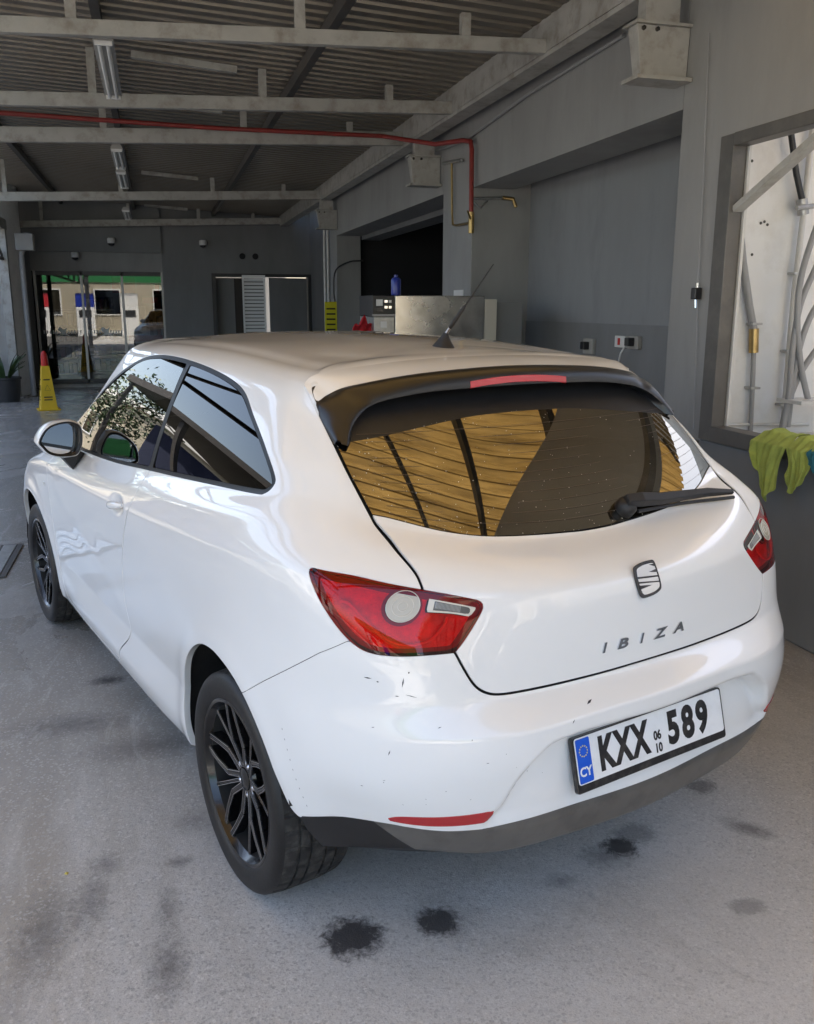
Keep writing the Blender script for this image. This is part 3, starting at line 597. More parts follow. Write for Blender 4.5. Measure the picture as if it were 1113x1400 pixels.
# ---------------------------------------------------------------- car body surface (left half, w = -x)
TAB = {
# level: 19 stations (w, y, z) from front centre round the left side to rear centre
0: [(0,3.1,.2),(.35,3.06,.2),(.58,2.98,.2),(.68,2.9,.2),(.7,2.8,.2),(.7,2.47,.19),(.7,2.1,.18),(.7,1.8,.18),(.7,1.4,.18),(.7,1,.18),(.7,.6,.18),(.7,.3,.19),(.69,0,.2),(.66,-.25,.22),(.6,-.4,.24),(.52,-.5,.26),(.4,-.57,.26),(.22,-.61,.255),(0,-.625,.25)],
1: [(0,3.22,.23),(.36,3.18,.23),(.59,3.07,.23),(.683,2.94,.235),(.753,2.82,.24),(.79,2.47,.235),(.8,2.12,.235),(.808,1.8,.235),(.812,1.4,.235),(.813,1,.235),(.811,.6,.238),(.803,.3,.245),(.78,0,.245),(.749,-.31,.265),(.705,-.428,.3),(.611,-.554,.33),(.475,-.638,.318),(.25,-.675,.308),(0,-.688,.303)],
2: [(0,3.28,.31),(.36,3.24,.31),(.61,3.12,.31),(.713,2.97,.315),(.778,2.83,.32),(.815,2.47,.31),(.812,2.12,.32),(.822,1.8,.315),(.827,1.4,.315),(.828,1,.315),(.826,.6,.32),(.82,.3,.335),(.815,0,.33),(.799,-.33,.38),(.757,-.436,.425),(.6678,-.561,.422),(.49,-.672,.4),(.26,-.7,.39),(0,-.712,.382)],
3: [(0,3.31,.43),(.36,3.27,.43),(.62,3.15,.43),(.728,2.99,.43),(.79,2.84,.43),(.833,2.47,.43),(.82,2.12,.425),(.812,1.8,.425),(.811,1.4,.425),(.812,1,.425),(.816,.6,.43),(.826,.3,.44),(.842,0,.45),(.825,-.3,.49),(.78,-.451,.53),(.6798,-.592,.54),(.485,-.7,.545),(.26,-.728,.55),(0,-.738,.552)],
4: [(0,3.3,.54),(.36,3.26,.54),(.62,3.14,.54),(.733,2.98,.54),(.795,2.84,.55),(.841,2.47,.56),(.826,2.12,.55),(.822,1.8,.55),(.822,1.4,.55),(.823,1,.55),(.828,.6,.55),(.838,.3,.56),(.847,0,.57),(.827,-.28,.6),(.777,-.451,.625),(.6728,-.589,.635),(.483,-.694,.634),(.26,-.726,.638),(0,-.738,.641)],
5: [(0,3.27,.63),(.36,3.23,.63),(.62,3.11,.63),(.733,2.96,.63),(.795,2.83,.65),(.841,2.47,.67),(.832,2.12,.67),(.828,1.8,.67),(.827,1.4,.67),(.828,1,.67),(.832,.6,.67),(.84,.3,.675),(.845,0,.685),(.823,-.26,.69),(.768,-.444,.7),(.6578,-.574,.705),(.475,-.64,.7),(.26,-.662,.694),(0,-.672,.69)],
6: [(0,3.22,.7),(.36,3.19,.7),(.62,3.08,.7),(.728,2.93,.7),(.788,2.8,.72),(.835,2.46,.75),(.836,2.12,.765),(.833,1.8,.77),(.832,1.4,.775),(.832,1,.78),(.835,.6,.785),(.838,.3,.79),(.838,0,.795),(.816,-.24,.8),(.771,-.433,.81),(.6612,-.552,.81),(.49,-.612,.802),(.265,-.648,.795),(0,-.663,.79)],
7: [(0,3.05,.8),(.33,3.03,.79),(.55,2.95,.77),(.673,2.83,.76),(.76,2.68,.79),(.83,2.42,.82),(.836,2.1,.84),(.835,1.8,.85),(.834,1.4,.862),(.834,1,.878),(.834,.6,.9),(.832,.3,.922),(.828,0,.945),(.81,-.22,.962),(.765,-.395,.965),(.652,-.502,.945),(.475,-.578,.912),(.255,-.627,.902),(0,-.645,.898)],
8: [(0,2.75,.9),(.32,2.74,.895),(.52,2.7,.875),(.643,2.58,.86),(.725,2.45,.87),(.795,2.25,.885),(.808,2,.895),(.811,1.8,.902),(.811,1.4,.918),(.811,1,.94),(.811,.6,.968),(.807,.3,.994),(.798,0,1.02),(.769,-.2,1.037),(.716,-.345,1.035),(.6284,-.445,1.012),(.48,-.528,.972),(.25,-.575,.95),(0,-.59,.943)],
9: [(0,2.36,1),(.26,2.34,.995),(.48,2.29,.985),(.62,2.24,.975),(.7,2.18,.965),(.74,2.12,.96),(.762,1.99,.957),(.766,1.75,.962),(.768,1.4,.975),(.768,1,1.003),(.765,.6,1.037),(.757,.28,1.062),(.742,-.05,1.093),(.714,-.18,1.105),(.664,-.28,1.098),(.5976,-.36,1.065),(.45,-.425,1.025),(.24,-.462,.995),(0,-.475,.985)],
10: [(0,2.14,1.125),(.24,2.13,1.12),(.45,2.09,1.105),(.58,2.06,1.09),(.65,2.02,1.075),(.69,1.98,1.065),(.72,1.91,1.055),(.738,1.7205,1.06),(.735,1.36,1.09),(.73,1,1.125),(.725,.61,1.15),(.715,.3,1.17),(.7,.02,1.19),(.68,-.1,1.188),(.64,-.19,1.182),(.587,-.255,1.165),(.445,-.3,1.145),(.24,-.322,1.13),(0,-.33,1.124)],
11: [(0,1.85,1.275),(.22,1.84,1.27),(.41,1.82,1.25),(.53,1.81,1.23),(.6,1.8,1.21),(.635,1.78,1.19),(.67,1.73,1.18),(.695,1.6105,1.19),(.688,1.3,1.235),(.68,1,1.265),(.672,.62,1.275),(.66,.36,1.282),(.648,.12,1.285),(.632,0,1.282),(.607,-.08,1.272),(.573,-.14,1.262),(.435,-.165,1.262),(.235,-.172,1.262),(0,-.175,1.262)],
12: [(0,1.44,1.42),(.19,1.45,1.418),(.35,1.47,1.408),(.45,1.49,1.398),(.52,1.5,1.388),(.565,1.51,1.378),(.6,1.5,1.368),(.612,1.4185,1.368),(.608,1.22,1.383),(.605,1,1.392),(.597,.65,1.39),(.592,.42,1.38),(.588,.22,1.37),(.585,.08,1.358),(.575,-.005,1.35),(.548,-.02,1.357),(.42,-.005,1.377),(.22,.02,1.392),(0,.028,1.397)],
13: [(0,1.25,1.437),(.13,1.25,1.436),(.24,1.25,1.434),(.31,1.25,1.432),(.36,1.25,1.43),(.4,1.25,1.428),(.42,1.25,1.427),(.43,1.2,1.429),(.43,1.1,1.432),(.425,.95,1.434),(.415,.65,1.432),(.405,.45,1.424),(.395,.3,1.415),(.375,.2,1.406),(.345,.15,1.403),(.315,.13,1.403),(.24,.12,1.408),(.12,.115,1.412),(0,.115,1.413)],
14: [(0,1.15,1.449),(0,1.15,1.449),(0,1.14,1.449),(0,1.13,1.45),(0,1.12,1.45),(0,1.1,1.451),(0,1.08,1.4515),(0,1.05,1.452),(0,.98,1.453),(0,.88,1.453),(0,.65,1.449),(0,.5,1.443),(0,.4,1.437),(0,.33,1.432),(0,.29,1.4285),(0,.27,1.427),(0,.24,1.4245),(0,.22,1.4228),(0,.2,1.421)],
}
NST = 19
def spline_cols(t, P, tq):
    """natural cubic spline through P (n,k) at t, evaluated at tq"""
    n = len(t); h = np.diff(t)
    A = np.zeros((n, n)); R = np.zeros((n, P.shape[1]))
    A[0, 0] = A[-1, -1] = 1
    for i in range(1, n-1):
        A[i, i-1] = h[i-1]; A[i, i] = 2*(h[i-1]+h[i]); A[i, i+1] = h[i]
        R[i] = 6*((P[i+1]-P[i])/h[i]-(P[i]-P[i-1])/h[i-1])
    M = np.linalg.solve(A, R)
    i = np.clip(np.searchsorted(t, tq, side='right')-1, 0, n-2)
    hh = h[i][:, None]; a = ((t[i+1]-tq)[:, None])/hh; b = ((tq-t[i])[:, None])/hh
    return a*P[i]+b*P[i+1]+((a**3-a)*M[i]+(b**3-b)*M[i+1])*hh**2/6
def sstep(a, b, x):
    t = np.clip((x-a)/(b-a), 0, 1); return t*t*(3-2*t)
def body_grid(nu_seg=22, nv_seg=12):
    L = np.array([TAB[k] for k in range(15)], float)          # (15,19,3)
    d = np.linalg.norm(np.diff(L, axis=1), axis=2)
    seg = np.median(d[1:12], axis=0)
    seg = np.maximum(seg, .08)
    t = np.concatenate([[0], np.cumsum(seg)])
    ext = 3
    te = np.concatenate([-t[ext:0:-1], t, 2*t[-1]-t[-2:-2-ext:-1]])
    tq = np.concatenate([np.linspace(t[i], t[i+1], nu_seg, endpoint=False) for i in range(NST-1)]+[[t[-1]]])
    mir = np.array([-1, 1, 1.0])
    D = []
    for k in range(15):
        P = np.concatenate([L[k, ext:0:-1]*mir, L[k], L[k, -2:-2-ext:-1]*mir])
        D.append(spline_cols(te, P, tq))
    D = np.array(D)                                            # (15,nu,3)
    D[14, :, 0] = 0
    # continue over the spine for smooth tangents
    up = D[13]*mir; up2 = D[12]*mir
    E = np.concatenate([D, up[None], up2[None]])
    E0 = 2*E[0]-E[1]; E = np.concatenate([E0[None], E])        # one dummy below
    h = np.linalg.norm(np.diff(E, axis=0), axis=2); h = np.maximum(h, 1e-4)
    m = np.diff(E, axis=0)/h[..., None]                        # slopes
    n = 15; Tm = np.zeros((n, E.shape[1], 3)); So = np.zeros((n, E.shape[1], 3, 2))
    for k in range(n):
        j = k+1                                                # index in E
        a = m[j-1]; b = m[j]
        a0 = m[j-2] if j >= 2 else a; b1 = m[j+1] if j+1 < len(m) else b
        w1 = np.linalg.norm(b1-b, axis=1)+.05; w2 = np.linalg.norm(a-a0, axis=1)+.05
        Tm[k] = (w1[:, None]*a+w2[:, None]*b)/(w1+w2)[:, None]
        So[k, :, :, 0] = a; So[k, :, :, 1] = b
    u = (tq-t[0])/(t[-1]-t[0])
    st = np.interp(tq, t, np.arange(NST))                      # station coordinate
    cr = np.zeros((n, len(tq)))
    cr[1] = .8; cr[0] = 1
    cr[3] = .85*sstep(6.2, 7.2, st)*(1-sstep(10.5, 11.6, st))
    cr[4] = .8*sstep(14.2, 15.5, st)
    cr[5] = .7*sstep(14.6, 15.8, st)
    cr[7] = .35*sstep(6, 8, st)*(1-sstep(13.2, 14.2, st))
    cr[9] = .8*sstep(5, 6.5, st)*(1-sstep(13.2, 14.2, st))+.75*sstep(15.0, 15.6, st)
    rows = []
    for k in range(14):
        hk = h[k+1][:, None]
        c0 = cr[k][:, None]; c1 = cr[k+1][:, None]
        T0 = (1-c0)*Tm[k]+c0*So[k, :, :, 1]; T1 = (1-c1)*Tm[k+1]+c1*So[k+1, :, :, 0]
        q = np.linspace(0, 1, nv_seg, endpoint=(k == 13))
        for s in q:
            h00 = 2*s**3-3*s**2+1; h10 = s**3-2*s**2+s; h01 = -2*s**3+3*s**2; h11 = s**3-s**2
            rows.append(h00*D[k]+h10*hk*T0+h01*D[k+1]+h11*hk*T1)
    G = np.array(rows)                                         # (nv,nu,3) in (w,y,z)
    G[..., 0] *= -1
    G[:, 0, 0] = 0; G[:, -1, 0] = 0; G[-1, :, 0] = 0
    return G
def grid_normals(G):
    du = np.gradient(G, axis=1); dv = np.gradient(G, axis=0)
    mir = np.array([-1, 1, 1.0])
    du[:, 0] = (G[:, 1]-G[:, 1]*mir)/2; du[:, -1] = (G[:, -2]*mir-G[:, -2])/2
    dv[-1] = (G[-2]*mir-G[-2])/2
    # roof spine: degenerate columns at the ends fall back below
    N = np.cross(du, dv)
    l = np.linalg.norm(N, axis=2, keepdims=True)
    N = N/np.maximum(l, 1e-12)
    bad = (l[..., 0] < 1e-9); N[bad] = (0, 0, 1)
    return N
# ---------------------------------------------------------------- cutting tools for the body surface
def sdf_poly(P, poly):
    """signed distance of points P (n,2) to closed polygon, negative inside"""
    poly = np.asarray(poly, float); d2 = np.full(len(P), 1e9); ins = np.zeros(len(P), bool)
    for i in range(len(poly)):
        a = poly[i]; b = poly[(i+1) % len(poly)]; e = b-a; w = P-a
        t = np.clip((w@e)/max(e@e, 1e-12), 0, 1); q = w-t[:, None]*e; d2 = np.minimum(d2, (q*q).sum(1))
        c1 = P[:, 1] >= a[1]; c2 = P[:, 1] < b[1]; cr = e[0]*w[:, 1]-e[1]*w[:, 0]
        ins ^= (c1 & c2 & (cr > 0)) | (~c1 & ~c2 & (cr < 0))
    d = np.sqrt(d2); return np.where(ins, -d, d)
class Piece:
    def __init__(s, V, N, A, T): s.V, s.N, s.A, s.T = V, N, A, T
    def compact(s):
        u, inv = np.unique(s.T, return_inverse=True)
        return Piece(s.V[u], s.N[u], s.A[u], inv.reshape(-1, 3))
    def offset(s, d): return Piece(s.V+s.N*d, s.N, s.A, s.T)
    def mirrored(s):
        m = np.array([-1, 1, 1.]); return Piece(s.V*m, s.N*m, s.A, s.T[:, ::-1])
    def joined(s, o): return Piece(np.concatenate([s.V, o.V]), np.concatenate([s.N, o.N]), np.concatenate([s.A, o.A]), np.concatenate([s.T, o.T+len(s.V)]))
def cut(M, f):
    """split a piece where the per-vertex field f changes sign -> (inside, outside)"""
    f = np.where(np.abs(f) < 1e-7, 1e-7, f); s = f < 0; st = s[M.T]; k = st.sum(1)
    Tin = M.T[k == 3]; Tout = M.T[k == 0]
    mix = M.T[(k == 1) | (k == 2)]
    if len(mix) == 0:
        return Piece(M.V, M.N, M.A, Tin).compact(), Piece(M.V, M.N, M.A, Tout).compact()
    sm = s[mix]; lone_in = sm.sum(1) == 1
    idx = np.where(lone_in, sm.argmax(1), (~sm).argmax(1)); r = np.arange(len(mix))
    a = mix[r, idx]; b = mix[r, (idx+1) % 3]; c = mix[r, (idx+2) % 3]
    E = np.concatenate([np.stack([a, b], 1), np.stack([a, c], 1)]); E = np.sort(E, 1)
    u, inv = np.unique(E, axis=0, return_inverse=True); inv = inv.reshape(-1)
    t = f[u[:, 0]]/(f[u[:, 0]]-f[u[:, 1]]); t = t[:, None]
    lerp = lambda X: X[u[:, 0]]*(1-t)+X[u[:, 1]]*t
    nV = lerp(M.V); nN = lerp(M.N); nN /= np.linalg.norm(nN, axis=1, keepdims=True); nA = lerp(M.A)
    n0 = len(M.V); p = inv[:len(a)]+n0; q = inv[len(a):]+n0
    lone = np.stack([a, p, q], 1); quad = np.concatenate([np.stack([p, b, c], 1), np.stack([p, c, q], 1)])
    li2 = np.concatenate([lone_in, lone_in])
    V = np.concatenate([M.V, nV]); N = np.concatenate([M.N, nN]); A = np.concatenate([M.A, nA])
    Tin = np.concatenate([Tin, lone[lone_in], quad[~li2]]); Tout = np.concatenate([Tout, lone[~lone_in], quad[li2]])
    return Piece(V, N, A, Tin).compact(), Piece(V, N, A, Tout).compact()
def flange(M, depth=.012, keep=None):
    """turn the free edges of a panel inwards so that gaps have depth"""
    E = np.concatenate([M.T[:, [0, 1]], M.T[:, [1, 2]], M.T[:, [2, 0]]]); S = np.sort(E, 1)
    u, inv, cnt = np.unique(S, axis=0, return_inverse=True, return_counts=True); inv = inv.reshape(-1)
    B = E[cnt[inv] == 1]
    B = B[~((np.abs(M.V[B[:, 0], 0]) < 1e-5) & (np.abs(M.V[B[:, 1], 0]) < 1e-5))]
    if keep is not None: B = B[keep(M.V[B[:, 0]])]
    if len(B) == 0: return M
    e = M.V[B[:, 1]]-M.V[B[:, 0]]; n = (M.N[B[:, 0]]+M.N[B[:, 1]]); o = np.cross(e, n); o /= np.maximum(np.linalg.norm(o, axis=1, keepdims=True), 1e-9)
    # average outward direction per boundary vertex
    acc = np.zeros_like(M.V); np.add.at(acc, B[:, 0], o); np.add.at(acc, B[:, 1], o)
    bv = np.unique(B); od = acc[bv]; od /= np.maximum(np.linalg.norm(od, axis=1, keepdims=True), 1e-9)
    m = np.full(len(M.V), -1); n0 = len(M.V); k = len(bv)
    r1 = M.V[bv]+od*.0008-M.N[bv]*.0012; dd = depth(M.V[bv])[:, None] if callable(depth) else depth; r2 = M.V[bv]+od*.001-M.N[bv]*dd
    V = np.concatenate([M.V, r1, r1, r2]); N = np.concatenate([M.N, (M.N[bv]+od)/1.414, od, od]); A = np.concatenate([M.A]+[M.A[bv]]*3)
    m[bv] = np.arange(k); a, b = B[:, 0], B[:, 1]; a1, b1 = n0+m[a], n0+m[b]; a2, b2 = a1+k, b1+k; a3, b3 = a2+k, b2+k
    T = np.concatenate([M.T, np.stack([b, a, a1], 1), np.stack([b, a1, b1], 1), np.stack([b2, a2, a3], 1), np.stack([b2, a3, b3], 1)])
    return Piece(V, N, A, T)
def piece_obj(name, M, material, parent):
    me = bpy.data.meshes.new(name); n = len(M.T)
    me.vertices.add(len(M.V)); me.vertices.foreach_set('co', M.V.astype(np.float32).ravel())
    me.loops.add(3*n); me.loops.foreach_set('vertex_index', M.T.astype(np.int32).ravel())
    me.polygons.add(n); me.polygons.foreach_set('loop_start', np.arange(0, 3*n, 3, dtype=np.int32))
    me.polygons.foreach_set('use_smooth', np.ones(n, bool)); me.update(calc_edges=True); me.validate()
    me.normals_split_custom_set_from_vertices(M.N.astype(np.float32).tolist())
    me.materials.append(MATS[material])
    o = bpy.data.objects.new(name, me); return link(o, parent)
# ---------------------------------------------------------------- the car
PSI = .306961
car = empty('parked_car', (.92, 2.44, 0), PSI)
tag(car, 'white three-door hatchback with black rear spoiler and black wheels parked under the canopy', 'car')
car.location = CAR_LOC
G = body_grid(24, 13)
NG = grid_normals(G); nv, nu = G.shape[:2]
LV = np.repeat(np.linspace(0, 14, nv)[:, None], nu, 1); STn = np.repeat(np.linspace(0, 18, nu)[None], nv, 0)
X, Y, Z = G[..., 0], G[..., 1], G[..., 2]
# shaped details pressed into the sheet metal
D = np.zeros_like(X)
rear = sstep(14.6, 15.6, STn)
rec_poly = smooth_closed([(0, .600), (-.20, .603), (-.335, .600), (-.385, .580), (-.435, .535), (-.470, .470), (-.50, .405), (-.30, .36), (0, .36), (.3, .36), (.50, .405), (.47, .47), (.435, .535), (.385, .58), (.335, .6), (.2, .603)], 5)
sd = sdf_poly(np.stack([X.ravel(), Z.ravel()], 1), rec_poly).reshape(X.shape)
ramp = sstep(.004, -.030, sd)
depth = .020+.036*sstep(.40, .57, Z)
D -= ramp*depth*rear*sstep(.372, .43, Z)
for cy_, cz_, rr in ((.032, .318, .352), (2.455, .32, .357)):           # flared wheel arches
    rad = np.hypot(Y-cy_, Z-cz_); side = sstep(.70, .78, -X)
    D += side*.007*np.exp(-((rad-rr-.004)/.045)**2)*(Z > .1)
hs = np.hypot((Y-.945)/.095, (Z-.885)/.040)                              # door handle cup
D -= .012*sstep(1.0, .25, hs)*sstep(.7, .78, -X)
zc_ = .80-.30*(2.0-Y)/1.05                                                # pressed line falling across the door
D += .0016*np.exp(-((Z-zc_)/.05)**2)*sstep(2.05, 1.8, Y)*sstep(.95, 1.1, Y)*sstep(.70, .78, -X)
roofside = sstep(11.9, 12.3, LV)*sstep(13.2, 12.6, LV)*sstep(8, 9, STn)
D -= .004*np.exp(-((LV-12.45)/.10)**2)*sstep(7.5, 8.5, STn)*sstep(14.3, 13.7, STn)   # roof ditch
G2 = G+NG*D[..., None]
NG2 = grid_normals(G2)
idx = np.arange(nv*nu).reshape(nv, nu)
a, b, c_, d_ = idx[:-1, :-1], idx[:-1, 1:], idx[1:, 1:], idx[1:, :-1]
TT = np.concatenate([np.stack([a, b, c_], -1).reshape(-1, 3), np.stack([a, c_, d_], -1).reshape(-1, 3)])
TT = TT[:, ::1]
half = Piece(G2.reshape(-1, 3), NG2.reshape(-1, 3), np.stack([LV.ravel(), STn.ravel()], 1), TT)
side_c = lambda P: P.V[:, [1, 2]]
rear_c = lambda P: np.stack([.70711*(P.V[:, 0]-P.V[:, 1]), P.V[:, 2]], 1)
def keep_in(P, f): return cut(P, f)[0]
def keep_out(P, f): return cut(P, f)[1]
# outlines -----------------------------------------------------------------
arch_r = smooth_closed([(.374, .05), (.374, .20), (.377, .30), (.368, .39), (.338, .470), (.284, .551), (.215, .614), (.134, .656), (.050, .670), (-.02, .664), (-.090, .645), (-.156, .610), (-.214, .562), (-.262, .505), (-.298, .442), (-.318, .385), (-.345, .362), (-.36, .05)], 5, corners=(0, 16, 17))
arch_f = [(2.455+.357*math.cos(t), .32+.357*math.sin(t)) for t in np.linspace(-.15, math.pi+.15, 60)]
arch_f = np.array([(2.455+.357, .0)]+arch_f+[(2.455-.357, .0)])
win = smooth_closed([(1.99, .956), (1.60, .968), (1.17, .990), (.765, 1.023), (.302, 1.059), (-.024, 1.085), (-.080, 1.095), (-.104, 1.117), (-.090, 1.140), (-.002, 1.191), (.151, 1.261), (.264, 1.312), (.377, 1.338), (.548, 1.360), (.732, 1.374), (.903, 1.380), (1.05, 1.378), (1.196, 1.363), (1.337, 1.325), (1.480, 1.270), (1.63, 1.197), (1.79, 1.118), (1.92, 1.046), (1.985, .990)], 5, corners=(0,))
door_p = smooth_closed([(.764, 1.028), (.775, .982), (.788, .922), (.826, .867), (.892, .781), (.945, .68), (.962, .604), (.968, .519), (.958, .409), (1.06, .322), (1.10, .262), (1.5, .255), (1.95, .262), (2.02, .33), (2.06, .45), (2.065, .6), (2.05, .78), (2.03, .90), (1.99, .945), (1.75, 1.0), (1.2, 1.1), (.80, 1.12)], 5, corners=(0, 10, 12, 18, 21))
lamp_p = smooth_closed([(-.286, .972), (-.280, .984), (-.186, .977), (-.102, .959), (-.036, .944), (.021, .930), (.071, .916), (.089, .909), (.096, .894), (.082, .864), (.061, .830), (.044, .808), (-.009, .809), (-.081, .811), (-.139, .819), (-.180, .841), (-.219, .878), (-.258, .926)], 5, corners=(1, 11))
tail_p = np.concatenate([smooth_open([(-.371, 1.378), (-.398, 1.366), (-.405, 1.350), (-.395, 1.327), (-.369, 1.297), (-.302, 1.224), (-.244, 1.156), (-.179, 1.077), (-.155, 1.053), (-.113, 1.024), (-.074, .994), (-.05, .971), (-.037, .951)], 5), [(.0, .87)], smooth_open([(.045, .807), (.065, .77), (.086, .736), (.109, .716), (.140, .706), (.201, .702), (.281, .699), (.365, .698), (.474, .699), (.8, .699)], 5), [(.8, 1.6), (-.371, 1.6)]])
glass_p = np.concatenate([smooth_open([(-.6, 1.12), (-.25, 1.093), (-.179, 1.077), (-.129, 1.065), (-.024, 1.033), (.066, 1.012), (.153, 1.0), (.261, .991), (.336, .988), (.6, .988)], 5), [(.6, 1.6), (-.6, 1.6)]])
bump_p = np.array([(-.60, .545), (-.492, .623), (-.424, .676), (-.336, .740), (-.252, .801), (-.183, .840), (.02, .838), (.8, .838), (.8, 0), (-.60, 0)])
val_p = np.concatenate([smooth_open([(-.60, .352), (-.34, .362), (-.317, .369), (-.205, .401), (-.104, .413), (-.047, .411), (.03, .405), (.115, .405), (.199, .402), (.335, .3965), (.42, .3945), (.503, .394), (.8, .394)], 5), [(.8, 0), (-.6, 0)]])
def f_win(P):
    w = -P.V[:, 0]; return np.maximum(sdf_poly(side_c(P), win), (.655-(P.V[:, 2]-1.05)*.24)-w)
def f_side(P, poly): return np.maximum(sdf_poly(side_c(P), poly), .60-(-P.V[:, 0]))
# cutting ------------------------------------------------------------------
GAP = .0034
for poly in (arch_r, arch_f): half = keep_out(half, f_side(half, poly))
lamp = keep_in(half, sdf_poly(rear_c(half), lamp_p)+.0022)
half = keep_out(half, sdf_poly(rear_c(half), lamp_p))
ft = lambda P: np.maximum(sdf_poly(rear_c(P), tail_p), (P.A[:, 0]-12.0)*.15)
fl = np.maximum(ft(half), -(half.A[:, 1]-13)*.1)
tail = keep_in(half, fl+GAP); 
half = keep_out(half, np.maximum(ft(half), -(half.A[:, 1]-13)*.1)-GAP)
def fair(Pc, axis, terms):
    """replace a pane by a low-order surface so that reflections run straight"""
    o_ = [i for i in range(3) if i != axis]; p, q = Pc.V[:, o_[0]], Pc.V[:, o_[1]]
    A = np.stack([p**i*q**j for i, j in terms], 1); co = np.linalg.lstsq(A, Pc.V[:, axis], rcond=None)[0]
    gp = np.stack([i*p**max(i-1, 0)*q**j for i, j in terms], 1)@co; gq = np.stack([j*p**i*q**max(j-1, 0) for i, j in terms], 1)@co
    V = Pc.V.copy(); V[:, axis] = A@co; N = np.zeros_like(V); N[:, axis] = 1; N[:, o_[0]] = -gp; N[:, o_[1]] = -gq
    N /= np.linalg.norm(N, axis=1, keepdims=True); N *= np.sign((N*Pc.N).sum(1))[:, None]
    return Piece(V, N, Pc.A, Pc.T)
rglass = keep_in(tail, sdf_poly(rear_c(tail), glass_p)+.001)
rglass = fair(rglass, 1, [(0, 0), (0, 1), (0, 2), (2, 0), (2, 1), (4, 0)])
tail_panel = keep_out(tail, sdf_poly(rear_c(tail), glass_p)-.001)
fv = lambda P: np.maximum(sdf_poly(rear_c(P), val_p), -(P.A[:, 1]-12.2)*.1)
valance = keep_in(half, fv(half)+.001); half = keep_out(half, fv(half)-.0012)
fb = lambda P: np.maximum(sdf_poly(rear_c(P), bump_p), -(P.A[:, 1]-11.9)*.1)
bumper = keep_in(half, fb(half)+.0014); half = keep_out(half, fb(half)-.0014)
trim = keep_in(half, f_win(half)); half = keep_out(half, f_win(half))
doorp = keep_in(half, f_side(half, door_p)+GAP); half = keep_out(half, f_side(half, door_p)-GAP)
fw = lambda P: np.maximum.reduce([(9.12-P.A[:, 0])*.2, (P.A[:, 0]-11.85)*.2, (P.A[:, 1]-5.2)*.1])
wscreen = keep_in(half, fw(half)+.001); half = keep_out(half, fw(half)-.001)
head_p = smooth_closed([(1.50, .66), (1.48, .73), (1.60, .75), (1.80, .735), (2.00, .68), (1.97, .64), (1.80, .63), (1.62, .63)], 4)
front_c = lambda P: np.stack([.70711*(P.V[:, 1]+P.V[:, 0]), P.V[:, 2]], 1)
fh = lambda P: np.maximum(sdf_poly(front_c(P), head_p), (P.A[:, 1]-4.9)*.1)
hlamp = keep_in(half, fh(half)+.002); half = keep_out(half, fh(half))
# panes of the side windows: inset from the black surround, parted by the dark pillar
yb = lambda P: (P.V[:, 1]-(.732+(1.374-P.V[:, 2])*.098))                 # pillar line
fg = f_win(trim)+.0135
door_glass = keep_in(trim, np.maximum(fg, .020-yb(trim)))
quart_glass = keep_in(trim, np.maximum(fg, yb(trim)+.016))
TS = [(0, 0), (1, 0), (0, 1), (2, 0), (1, 1), (0, 2), (3, 0)]
door_glass = fair(door_glass, 0, TS); quart_glass = fair(quart_glass, 0, TS)
fr = np.minimum(np.maximum(f_win(trim)+.0125, .019-yb(trim)), np.maximum(f_win(trim)+.0125, yb(trim)+.015))
frame = keep_out(trim, fr)
both = lambda P: P.joined(P.mirrored())
def hem(V):
    """thin hemmed edges at shut lines, a deeper lip round the wheel arches"""
    q = V[:, [1, 2]]; d = np.minimum(np.abs(sdf_poly(q, arch_r)), np.abs(sdf_poly(q, arch_f)))
    return np.where((d < .007) & (np.abs(V[:, 0]) > .6), .020, .0035)
P_ = lambda n, M, m, parent=car: piece_obj(n, M, m, parent)
o = P_('body_panel', flange(both(half), hem), 'paint_white')
P_('bumper', flange(both(bumper), hem), 'paint_white')
vl, vc = cut(valance, rear_c(valance)[:, 0]+.050+(valance.V[:, 2]-.34)*1.1)
P_('valance', flange(both(vc), .02), 'valance_grey')
for mm in (vl, vl.mirrored()): P_('valance_corner', flange(mm, .02), 'black_plastic')
tg = P_('tailgate', flange(both(tail_panel), .006), 'paint_white')
band_p = np.concatenate([smooth_open([(-.6, 1.225), (-.32, 1.222), (-.230, 1.226), (-.131, 1.241), (-.014, 1.258), (.093, 1.262), (.125, 1.262), (.5, 1.262)], 5), [(.5, 1.6), (-.6, 1.6)]])  # outline of the solid black band across the upper rear glass
fr_, rg_ = cut(rglass, sdf_poly(rear_c(rglass), band_p))
P_('rear_window', both(rg_).offset(-.001), 'rear_glass', tg)
P_('window_band', both(fr_).offset(-.001), 'black_plastic', tg)
P_('windscreen', both(wscreen).offset(-.002), 'door_glass')
